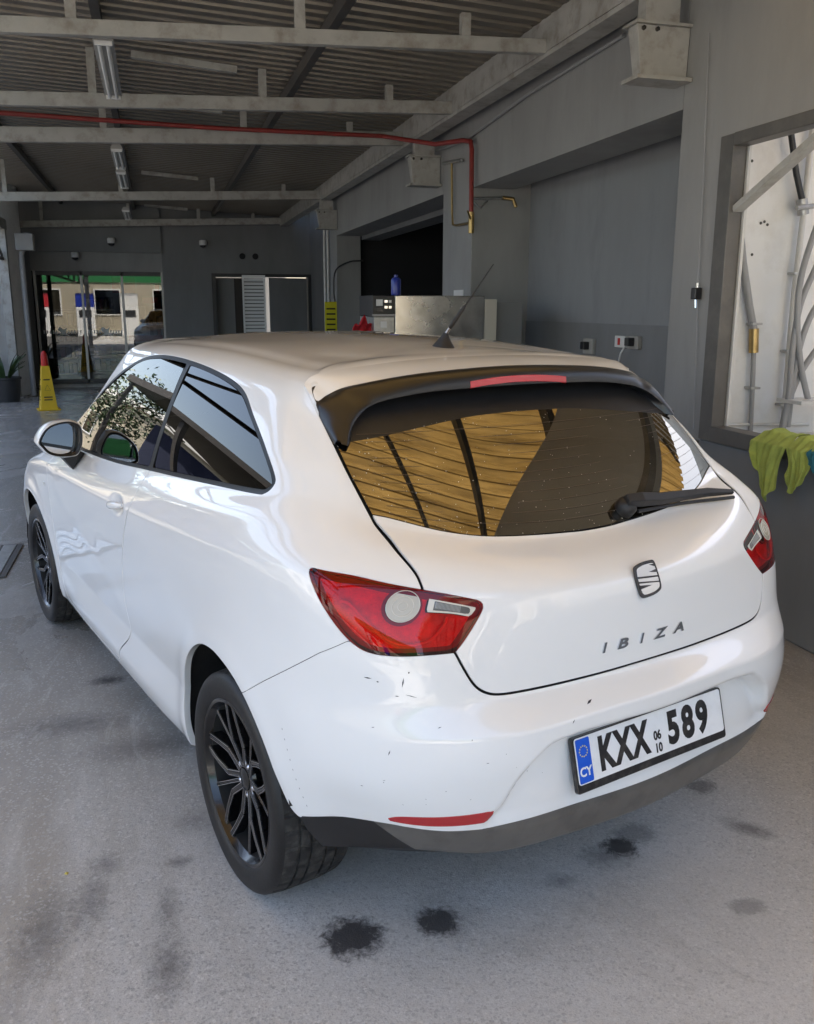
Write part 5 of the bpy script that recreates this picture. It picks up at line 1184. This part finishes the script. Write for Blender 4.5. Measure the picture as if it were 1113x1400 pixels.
# scuffs on the bumper corner and lip
sc = MB()
def scuff(a_, z_, la, lz, w):
    p, n = on_rear(a_, z_, .0009); p2, n2 = on_rear(a_+la, z_+lz, .0009); n = Vector(n); p = Vector(p); p2 = Vector(p2); s_ = (p2-p).cross(n).normalized()*w/2; mid_ = (p+p2)/2
    sc.add([p[:], (mid_+s_)[:], p2[:], (mid_-s_)[:]], [(0, 1, 2, 3)])
random.seed(11)
for a_, z_, la, lz, w in ((-.145, .765, .018, -.002, .003), (-.117, .758, .006, -.002, .003), (-.062, .745, .003, .022, .003), (-.055, .730, .026, -.008, .0015), (-.077, .727, .010, -.001, .002), (-.05, .775, .002, .004, .004), (-.085, .60, .004, .012, .0025), (.33, .655, .010, .006, .006), (.30, .63, .004, .008, .003)):
    scuff(a_, z_, la, lz, w)
for k in range(16): scuff(random.uniform(-.15, .45), random.uniform(.48, .66), random.uniform(-.004, .008), random.uniform(-.004, .004), random.uniform(.0008, .002))
for k in range(9): scuff(-.36+.07*k/9, .59-.2*k/9, .002, -.006, .0018)
sm = sc.build('scuff_marks', 'scuff', car)
# dried water drops on the rear window
wd = MB(); rnd = random.Random(21)
gl_ = both(rg_); 
for k in range(420):
    i = rnd.randrange(len(gl_.V)); p = gl_.V[i]; n = gl_.N[i]
    if p[0] > .12 and rnd.random() < .75: continue
    if p[2] > 1.13 and rnd.random() < .5: continue
    r_ = rnd.choice((.0006, .0008, .001, .0014)); n = Vector(n); a_ = n.cross(Vector((1, 0, 0))).normalized(); b_ = n.cross(a_); p = Vector(p)+a_*rnd.uniform(-.004, .004)+b_*rnd.uniform(-.004, .004)
    ring_ = [(p+(a_*math.cos(t)+b_*math.sin(t)*rnd.uniform(.8, 1.4))*r_-n*.0006)[:] for t in np.linspace(0, 2*math.pi, 6, endpoint=False)]
    wd.add(ring_+[(p+n*.0008)[:]], [(q, (q+1) % 6, 6) for q in range(6)])
mat('water_drop', (.55, .52, .45), .15, coat=1.)
tag(wd.build('water_drops', 'water_drop', tg), kind='stuff')
# ---------------------------------------------------------------- pipes on the pillar and beams
m = MB(); m.tube([(-2.45, 9.14, 3.24), (.7, 9.14, 3.19), (2.30, 9.14, 3.20), (2.62, 8.4, 3.02), (2.74, 7.95, 2.985), (2.755, 7.79, 2.95), (2.755, 7.76, 2.88), (2.755, 7.74, 2.2)], .021, 12)
rp_ = m.build('red_pipe', 'pipe_red'); tag(rp_, 'thin red water pipe along the thick beam and down the pillar', 'pipe')
tp = empty('tap_pipes', (2.75, 7.75, 2.3)); tag(tp, 'bare metal tap pipes with brass valves on the second pillar', 'pipe')
def tube_part(name, m_, pts, r, parent, n=10):
    mb = MB(); o_ = parent.location; mb.tube([(p[0]-o_.x, p[1]-o_.y, p[2]-o_.z) for p in pts], r, n); return mb.build(name, m_, parent)
tube_part('standpipe', 'brass', [(2.775, 8.37, 2.86), (2.775, 8.34, 2.40), (2.775, 8.31, 2.30), (2.775, 8.20, 2.285), (2.775, 7.80, 2.275)], .011, tp)
tube_part('cross_bar', 'galvanised', [(2.775, 8.62, 2.89), (2.775, 8.08, 2.84)], .014, tp)
tube_part('valve', 'brass', [(2.755, 7.74, 2.36), (2.755, 7.74, 2.18)], .026, tp); tube_part('lever', 'brass', [(2.74, 7.72, 2.30), (2.69, 7.66, 2.36)], .008, tp)
tube_part('branch', 'galvanised', [(2.77, 7.84, 2.485), (3.10, 7.84, 2.50)], .012, tp); tube_part('branch', 'galvanised', [(2.80, 7.83, 2.46), (2.86, 7.80, 2.40), (2.94, 7.83, 2.47)], .008, tp)
tube_part('spout', 'brass', [(3.08, 7.83, 2.50), (3.18, 7.82, 2.49), (3.20, 7.80, 2.42)], .017, tp)
cd_ = MB(); cd_.tube([(2.79, 9.0, 3.05), (2.785, 8.0, 3.0), (2.785, 6.6, 3.09), (2.79, 5.2, 3.12)], .012, 8); tag(cd_.build('wall_conduit', 'pipe_grey'), 'thin grey conduit under the long beam on the right wall', 'pipe')
# ---------------------------------------------------------------- stainless machine in front of the second pillar
mc = empty('wash_machine', (2.2, 7.2, 0)); tag(mc, 'stained stainless steel machine cabinet with dark control panel behind the car', 'machine')
fpart('cabinet', 'stainless', [(1.86, 2.62, 7.0, 7.6, .08, 1.632)], mc, .006); fpart('side_panel', 'panel_beige', [(2.625, 2.73, 7.0, 7.6, .08, 1.605)], mc, .004)
fpart('control_box', 'panel_black', [(1.67, 1.855, 6.98, 7.45, 1.47, 1.632)], mc, .006); fpart('panel_frame', 'frame_alu', [(1.668, 1.857, 6.972, 6.979, 1.468, 1.486)], mc); fpart('lower_box', 'galvanised', [(1.685, 1.855, 7.0, 7.5, .08, 1.465)], mc, .004)
for k, (x, z, w, h, mm_) in enumerate(((1.70, 1.55, .05, .05, 'plastic_white'), (1.765, 1.575, .025, .02, 'chrome'), (1.80, 1.575, .022, .02, 'plastic_white'), (1.765, 1.53, .025, .02, 'chrome'), (1.80, 1.53, .022, .02, 'chrome'), (1.70, 1.505, .05, .025, 'chrome_dark'))):
    fpart('button', mm_, [(x, x+w, 6.965, 6.979, z, z+h)], mc)
fpart('lock_plate', 'plastic_white', [(1.74, 1.79, 6.99, 6.999, 1.38, 1.43)], mc)
for x in (1.92, 2.55): fpart('cabinet_foot', 'panel_black', [(x-.03, x+.03, 7.1, 7.5, 0, .079)], mc)
bt = MB(); bt.lathe([(0, 0), (.038, 0), (.040, .01), (.040, .12), (.032, .135), (.016, .142), (.016, .16), (0, .16)], 20); tag(bt.build('spray_bottle', 'plastic_blue', None, (1.90, 7.12, 1.634)), 'blue can standing on the stainless machine', 'can')
rc_ = MB(); n_ = 12
V = []; F = []
for i in range(n_):
    for j in range(n_):
        u = i/(n_-1); v = j/(n_-1); V.append((1.53+.16*u, 7.05+.10*v+.02*math.sin(9*u), 1.46-.16*abs(u-.55)-.18*v*v+.025*math.sin(14*u+5*v)))
F = [(i*n_+j, (i+1)*n_+j, (i+1)*n_+j+1, i*n_+j+1) for i in range(n_-1) for j in range(n_-1)]
rc_.add(V, F, True); o_ = rc_.build('red_cloth', 'cloth_red'); so = o_.modifiers.new('solid', 'SOLIDIFY'); so.thickness = .008; tag(o_, 'crumpled red cloth hung on the machine beside its control panel', 'cloth')
gb = MB(); gb.box(2.76, 3.0, 7.1, 7.55, 0, 1.585); tag(gb.build('grey_cabinet', 'wall_grey_dark', bevel=.006), 'plain grey cabinet right of the stainless machine', 'cabinet')
nb = MB(); nb.box(2.795, 2.803, 8.05, 8.32, 1.60, 1.70); tag(nb.build('pillar_notice', 'plastic_white'), 'small white notice on the second pillar above the machine', 'sign')
# ---------------------------------------------------------------- sockets in the bay
def socket(y, z, w, h, label, red=False, plug=False):
    s_ = empty('wall_socket', (3.362, y, z)); tag(s_, label, 'socket', 'electric fittings in the bay')
    MB().box(-.035, 0, -w/2, w/2, -h/2, h/2, .005).build('socket_plate', 'plastic_white' if red else 'fixture_white', s_)
    if red: MB().box(-.045, -.036, -.012, .012, -.025, .025, .002).build('red_switch', 'cone_red', s_)
    if plug:
        MB().box(-.085, -.036, -.032, .032, -.025, .035, .006).build('plug', 'panel_black', s_)
    return s_
socket(6.53, 1.24, .16, .12, 'pale socket with black plug, left one in the bay', plug=True)
socket(6.02, 1.295, .15, .085, 'white switch plate with red rocker in the bay', red=True)
s3 = socket(5.83, 1.295, .15, .09, 'pale socket with black plug and white cable in the bay', plug=True)
cb = MB(); cb.tube([(3.27, 5.83, 1.27), (3.25, 5.85, 1.22), (3.28, 5.93, 1.15), (3.30, 6.02, 1.08), (3.32, 6.05, .95)], .007, 8); tag(cb.build('white_cable', 'plastic_white'), 'white cable hanging from the plugged socket in the bay', 'cable')
# pull cord by the opening
pc_ = empty('pull_cord', (2.79, 4.24, 1.62)); tag(pc_, 'thin cord with black grip on the pillar beside the opening', 'cord')
tube_part('cord', 'pipe_grey', [(2.795, 4.32, 2.9), (2.793, 4.27, 2.2), (2.79, 4.245, 1.66)], .003, pc_, 6); tube_part('cord', 'pipe_grey', [(2.79, 4.235, 1.58), (2.792, 4.21, 1.2), (2.792, 4.19, .9)], .003, pc_, 6)
MB().box(-.03, .012, -.022, .022, -.035, .025, .006).build('grip', 'panel_black', pc_); tube_part('ring', 'chrome', [(2.785, 4.24, 1.67), (2.785, 4.24, 1.645)], .008, pc_, 8); tube_part('hook', 'chrome', [(2.78, 4.24, 1.585), (2.78, 4.235, 1.54)], .006, pc_, 8)
# ---------------------------------------------------------------- pipes and hoses in the utility room (on the wall facing the camera)
Yp = 4.265
h1 = empty('grey_hose', (3.1, Yp, 1.5)); tag(h1, 'grey pipe running down the white wall behind the opening', 'pipe')
tube_part('upper_pipe', 'pipe_grey', [(2.975, Yp, 2.42), (2.99, Yp, 2.25), (3.013, Yp, 2.036), (3.071, Yp, 1.775), (3.136, Yp, 1.545), (3.177, Yp, 1.419)], .021, h1, 12)
tube_part('coupling', 'brass', [(3.177, Yp, 1.43), (3.187, Yp, 1.30)], .026, h1, 12); tube_part('lower_pipe', 'pipe_grey', [(3.187, Yp, 1.31), (3.20, Yp, 1.12), (3.226, Yp, .60)], .014, h1, 10)
for x_, z_ in ((3.176, 1.45), (3.20, 1.10)): fpart('clip', 'galvanised', [(x_-.03, x_+.03, Yp-.03, Yp+.034, z_, z_+.012)], h1)
h2 = empty('black_hose', (3.33, Yp, 2.2)); tag(h2, 'short black hose with metal valve above the white pipe', 'hose')
tube_part('hose', 'panel_black', [(3.25, Yp-.03, 2.54), (3.27, Yp-.03, 2.447), (3.332, Yp-.03, 2.231), (3.385, Yp-.03, 2.10)], .017, h2, 10); tube_part('valve', 'galvanised', [(3.38, Yp-.03, 2.11), (3.40, Yp-.03, 2.03)], .03, h2, 12); tube_part('valve_wheel', 'galvanised', [(3.33, Yp-.06, 2.06), (3.45, Yp-.06, 2.075)], .014, h2, 8)
h3 = empty('white_pipe', (3.42, Yp, 1.5)); tag(h3, 'pale pipe down the white wall right of the grey hose', 'pipe')
tube_part('pipe', 'pipe_white', [(3.428, Yp, 2.55), (3.424, Yp, 2.048), (3.414, Yp, 1.624), (3.418, Yp, 1.306), (3.437, Yp, .60)], .017, h3, 10)
for z_ in (1.72, 1.30, 1.0): fpart('clip', 'galvanised', [(3.385, 3.45, Yp-.025, Yp+.034, z_, z_+.012)], h3)
tube_part('rail', 'pipe_white', [(2.92, Yp, .905), (3.22, Yp, .90), (3.60, Yp, .885)], .008, h3, 8)
for i, (arc, lab) in enumerate((([(3.42, 2.05), (3.369, 1.92), (3.315, 1.696), (3.319, 1.469), (3.371, 1.236), (3.44, 1.05)], 'upper bent pale tube at the right edge of the opening'), ([(3.46, 1.85), (3.395, 1.716), (3.333, 1.545), (3.315, 1.315), (3.319, 1.079), (3.30, .87)], 'middle bent pale tube at the right edge of the opening'), ([(3.50, 1.62), (3.422, 1.507), (3.371, 1.353), (3.347, 1.157), (3.34, .9)], 'lower bent pale tube at the right edge of the opening'), ([(3.52, 1.36), (3.451, 1.274), (3.38, 1.157), (3.329, .999), (3.31, .87)], 'lowest bent pale tube at the right edge of the opening'))):
    mb = MB(); pts = smooth_open([(x_, 4.10+.01*i, z_) for x_, z_ in arc], 5); mb.tube(pts, .017, 10); tag(mb.build('bent_tube', 'pipe_grey'), lab, 'tube', 'bent tubes in the utility room')
mb = MB(); mb.box(3.24, 3.8, 3.95, 4.20, .83, .855); mb.box(3.30, 3.8, 3.98, 4.18, 1.035, 1.055); tag(mb.build('wall_shelf', 'pipe_white'), 'narrow pale shelf in the utility room behind the opening', 'shelf')
for k, (x_, z_) in enumerate(((3.097, 2.299), (3.185, 1.987), (3.207, 1.995), (3.228, 1.98), (3.147, 1.823))):
    MB_ = MB(); MB_.lathe([(0, 0), (.008, 0), (.007, -.003), (0, -.004)], 10, 'y', (x_, 4.2985, z_)); tag(MB_.build('wall_plug', 'steel_dark'), ['topmost dark screw hole in the white utility room wall', 'left screw hole of the row of three in the white wall', 'middle screw hole of the row of three in the white wall', 'right screw hole of the row of three in the white wall', 'lowest single dark screw hole in the white utility room wall'][k], 'screw hole', 'screw holes in the white wall')
# ---------------------------------------------------------------- green towel over the sill
def towel(y0, y1, bottom, seed, name, m_, label, nu_=48, nv_=40):
    rnd = random.Random(seed); V = []; F = []; ph = [rnd.uniform(0, 6) for _ in range(4)]
    for i in range(nu_):
        u = i/(nu_-1); zb_ = np.interp(u, *zip(*bottom))
        path = [(2.915, .945), (2.86, .965), (2.80, .962), (2.762, .925)]
        L0 = .20; L1 = max(.925-zb_, .01)
        for j in range(nv_):
            v = j/(nv_-1)
            if v < .35:
                t = v/.35*3; k = min(int(t), 2); f_ = t-k; x = path[k][0]*(1-f_)+path[k+1][0]*f_; z = path[k][1]*(1-f_)+path[k+1][1]*f_
                z += .010*math.sin(9*u+ph[0])*math.sin(math.pi*v/.35)+.005*math.sin(23*u+ph[1])+.008
                fold = .006*math.sin(17*u+ph[2])
            else:
                q = (v-.35)/.65; z = .925-L1*q
                fold = .014*(.4+q)*math.sin(9*u+ph[2]+.8*q)+.006*math.sin(21*u+ph[3]+2.0*q)+.0025*math.sin(47*u+ph[0]-3*q)
                x = 2.745-.010*q-abs(fold)*1.0+fold*.25
            squeeze = 1-.28*max(0, (v-.35)/.65)
            y = (y0+y1)/2+(u-.5)*(y1-y0)*squeeze+.012*math.sin(7*v+ph[1])
            V.append((x, y, z))
    F = [(i*nv_+j, (i+1)*nv_+j, (i+1)*nv_+j+1, i*nv_+j+1) for i in range(nu_-1) for j in range(nv_-1)]
    mb = MB(); mb.add(V, F, True); o_ = mb.build(name, m_); so = o_.modifiers.new('solid', 'SOLIDIFY'); so.thickness = .003
    sb = o_.modifiers.new('sub', 'SUBSURF'); sb.levels = 1; sb.render_levels = 1
    tag(o_, label, 'towel'); return o_
towel(3.385, 3.625, [(0, .72), (.15, .70), (.35, .645), (.55, .70), (.8, .80), (1, .86)], 3, 'towel', 'towel_green', 'larger lime green microfibre towel draped over the opening sill')
towel(3.20, 3.37, [(0, .80), (.3, .75), (.6, .72), (.85, .735), (1, .80)], 8, 'towel', 'towel_green', 'smaller lime green towel at the right edge of the sill')
towel(3.12, 3.225, [(0, .87), (.5, .84), (1, .88)], 5, 'towel', 'towel_blue', 'teal blue cloth on the sill at the right picture edge')
# ---------------------------------------------------------------- caution cone
cn = empty('caution_cone', (-1.63, 14.5, 0), R(12)); tag(cn, 'yellow four-sided caution cone with red top by the shop doors', 'cone')
m = MB(); b0, b1, t0 = .135, .120, .052
V = [(-.16, -.16, 0), (.16, -.16, 0), (.16, .16, 0), (-.16, .16, 0), (-.16, -.16, .02), (.16, -.16, .02), (.16, .16, .02), (-.16, .16, .02)]
m.add(V, [(3, 2, 1, 0), (0, 1, 5, 4), (1, 2, 6, 5), (2, 3, 7, 6), (3, 0, 4, 7), (4, 5, 6, 7)]); m.build('cone_base', 'plastic_yellow', cn, bevel=.006)
m = MB(); V = []
for z, r in ((.0205, .125), (.06, .118), (.66, .057), (.665, .055)): V += [(-r, -r, z), (r, -r, z), (r, r, z), (-r, r, z)]
m.add(V, [(i*4+k, i*4+(k+1) % 4, i*4+4+(k+1) % 4, i*4+4+k) for i in range(3) for k in range(4)]+[(12, 13, 14, 15)]); m.build('cone_body', 'plastic_yellow', cn, bevel=.008)
m = MB(); m.lathe([(.05, .66), (.052, .70), (.048, .80), (.036, .86), (.016, .885), (0, .886)], 20); m.build('cone_top', 'cone_red', cn)
for side in range(4):
    def onface(u, z):
        r = .118+(.057-.118)*(z-.06)/.60+.0015; p = Vector((u, -r, z)); p.rotate(Matrix.Rotation(side*math.pi/2, 3, 'Z')); return p[:]
    tri_ = MB(); 
    for (u0, z0), (u1, z1) in (((-.042, .30), (0, .385)), ((0, .385), (.042, .30)), ((.042, .30), (-.042, .30))): tri_.obox(onface(u0, z0), onface(u1, z1), .007, .002)
    tri_.build('warning_triangle', 'print_dark', cn)
    for z, w in ((.46, .045), (.20, .06), (.16, .06)): tri_ = MB(); tri_.obox(onface(-w, z), onface(w, z), .002, .018, up=(0, 0, 1)) ; tri_.build('caution_print', 'print_dark', cn)
# ---------------------------------------------------------------- planter
pt_ = empty('planter', (-2.42, 15.95, 0)); tag(pt_, 'black pot with a spiky green plant by the rounded pier', 'planter')
m = MB(); m.lathe([(0, 0), (.20, 0), (.235, .36), (.25, .37), (.25, .40), (.225, .40), (.215, .35), (0, .34)], 28); m.build('pot', 'pot_black', pt_)
rnd = random.Random(2)
for k in range(30):
    a_ = rnd.uniform(0, 6.28); l_ = rnd.uniform(.3, .6); sp_ = rnd.uniform(.08, .28); pts = []
    for q in range(5):
        t = q/4; pts.append(Vector((math.cos(a_)*(.05+sp_*t+.1*t*t), math.sin(a_)*(.05+sp_*t+.1*t*t), .34+l_*t-.12*t*t)))
    s_ = Vector((-math.sin(a_), math.cos(a_), 0)); V = []
    for q, p in enumerate(pts): w = (.018, .03, .028, .018, .002)[q]; V += [(p+s_*w)[:], (p+Vector((0, 0, -.01)))[:], (p-s_*w)[:]]
    F = [(q*3+c2_, q*3+c2_+1, q*3+4+c2_, q*3+3+c2_) for q in range(4) for c2_ in range(2)]
    m = MB(); m.add(V, F, True); m.build('leaf', 'leaf', pt_)
# ---------------------------------------------------------------- far pillar: yellow sign, pipes, cable
ys = empty('yellow_sign', (2.79, 14.14, 1.1)); tag(ys, 'tall narrow yellow sign with dark lines on the far pillar', 'sign')
fpart('sign_board', 'sign_yellow', [(2.60, 2.79, 14.08, 14.098, 1.0, 1.62)], ys)
for k in range(6): fpart('sign_line', 'print_dark', [(2.625, 2.765, 14.072, 14.079, 1.1+.08*k, 1.125+.08*k)], ys)
vp = empty('wall_pipes', (2.8, 14.9, 0)); tag(vp, 'pair of pale vertical pipes beside the far pillar', 'pipe')
tube_part('pipe', 'pipe_white', [(2.80, 14.80, 2.85), (2.80, 14.80, 0)], .022, vp); tube_part('pipe', 'pipe_white', [(2.80, 15.1, 2.85), (2.80, 15.1, 0)], .022, vp)
lc = MB(); lc.tube(smooth_open([(3.22, 14.05, 2.25), (3.0, 14.05, 2.23), (2.78, 14.05, 2.1), (2.74, 14.05, 1.8), (2.76, 14.05, 1.62)], 5), .012, 8); tag(lc.build('black_cable', 'panel_black'), 'black cable looping from dark bay to the yellow sign', 'cable')
# ---------------------------------------------------------------- cameras and vents on the end wall
for x, y, z, lab in ((-1.38, 18.60, 2.47, 'white security camera above the shop doors'), (-.70, 18.55, 2.74, 'small white security camera on the fascia'), (1.02, 18.6, 2.74, 'security camera left of the service doorway')):
    cc = empty('security_camera', (x, y, z)); tag(cc, lab, 'camera', 'cameras on the end wall')
    m = MB(); m.lathe([(.06, .08), (.075, .06), (.075, .0), (.068, -.02)], 20); m.build('camera_housing', 'plastic_white', cc); m = MB(); m.lathe([(.062, -.02), (.05, -.055), (.02, -.072), (0, -.075)], 20); m.build('camera_dome', 'panel_black', cc)
for x in (1.79, 2.05): m = MB(); m.lathe([(0, -.01), (.05, -.01), (.06, 0), (.06, .02)], 20, 'y', (x, 18.69, 2.53)); tag(m.build('wall_vent', 'wall_black'), 'round dark vent above the service doorway, %s one' % ('left' if x < 1.9 else 'right'), 'vent')
# a yellow crumb of litter on the floor
m = MB(); m.add([(-.332, 2.345, .001), (-.323, 2.340, .001), (-.319, 2.350, .001), (-.328, 2.354, .001), (-.326, 2.347, .006)], [(0, 1, 4), (1, 2, 4), (2, 3, 4), (3, 0, 4)]); tag(m.build('litter', 'goods_c'), 'tiny yellow scrap on the concrete left of the rear wheel', 'litter')
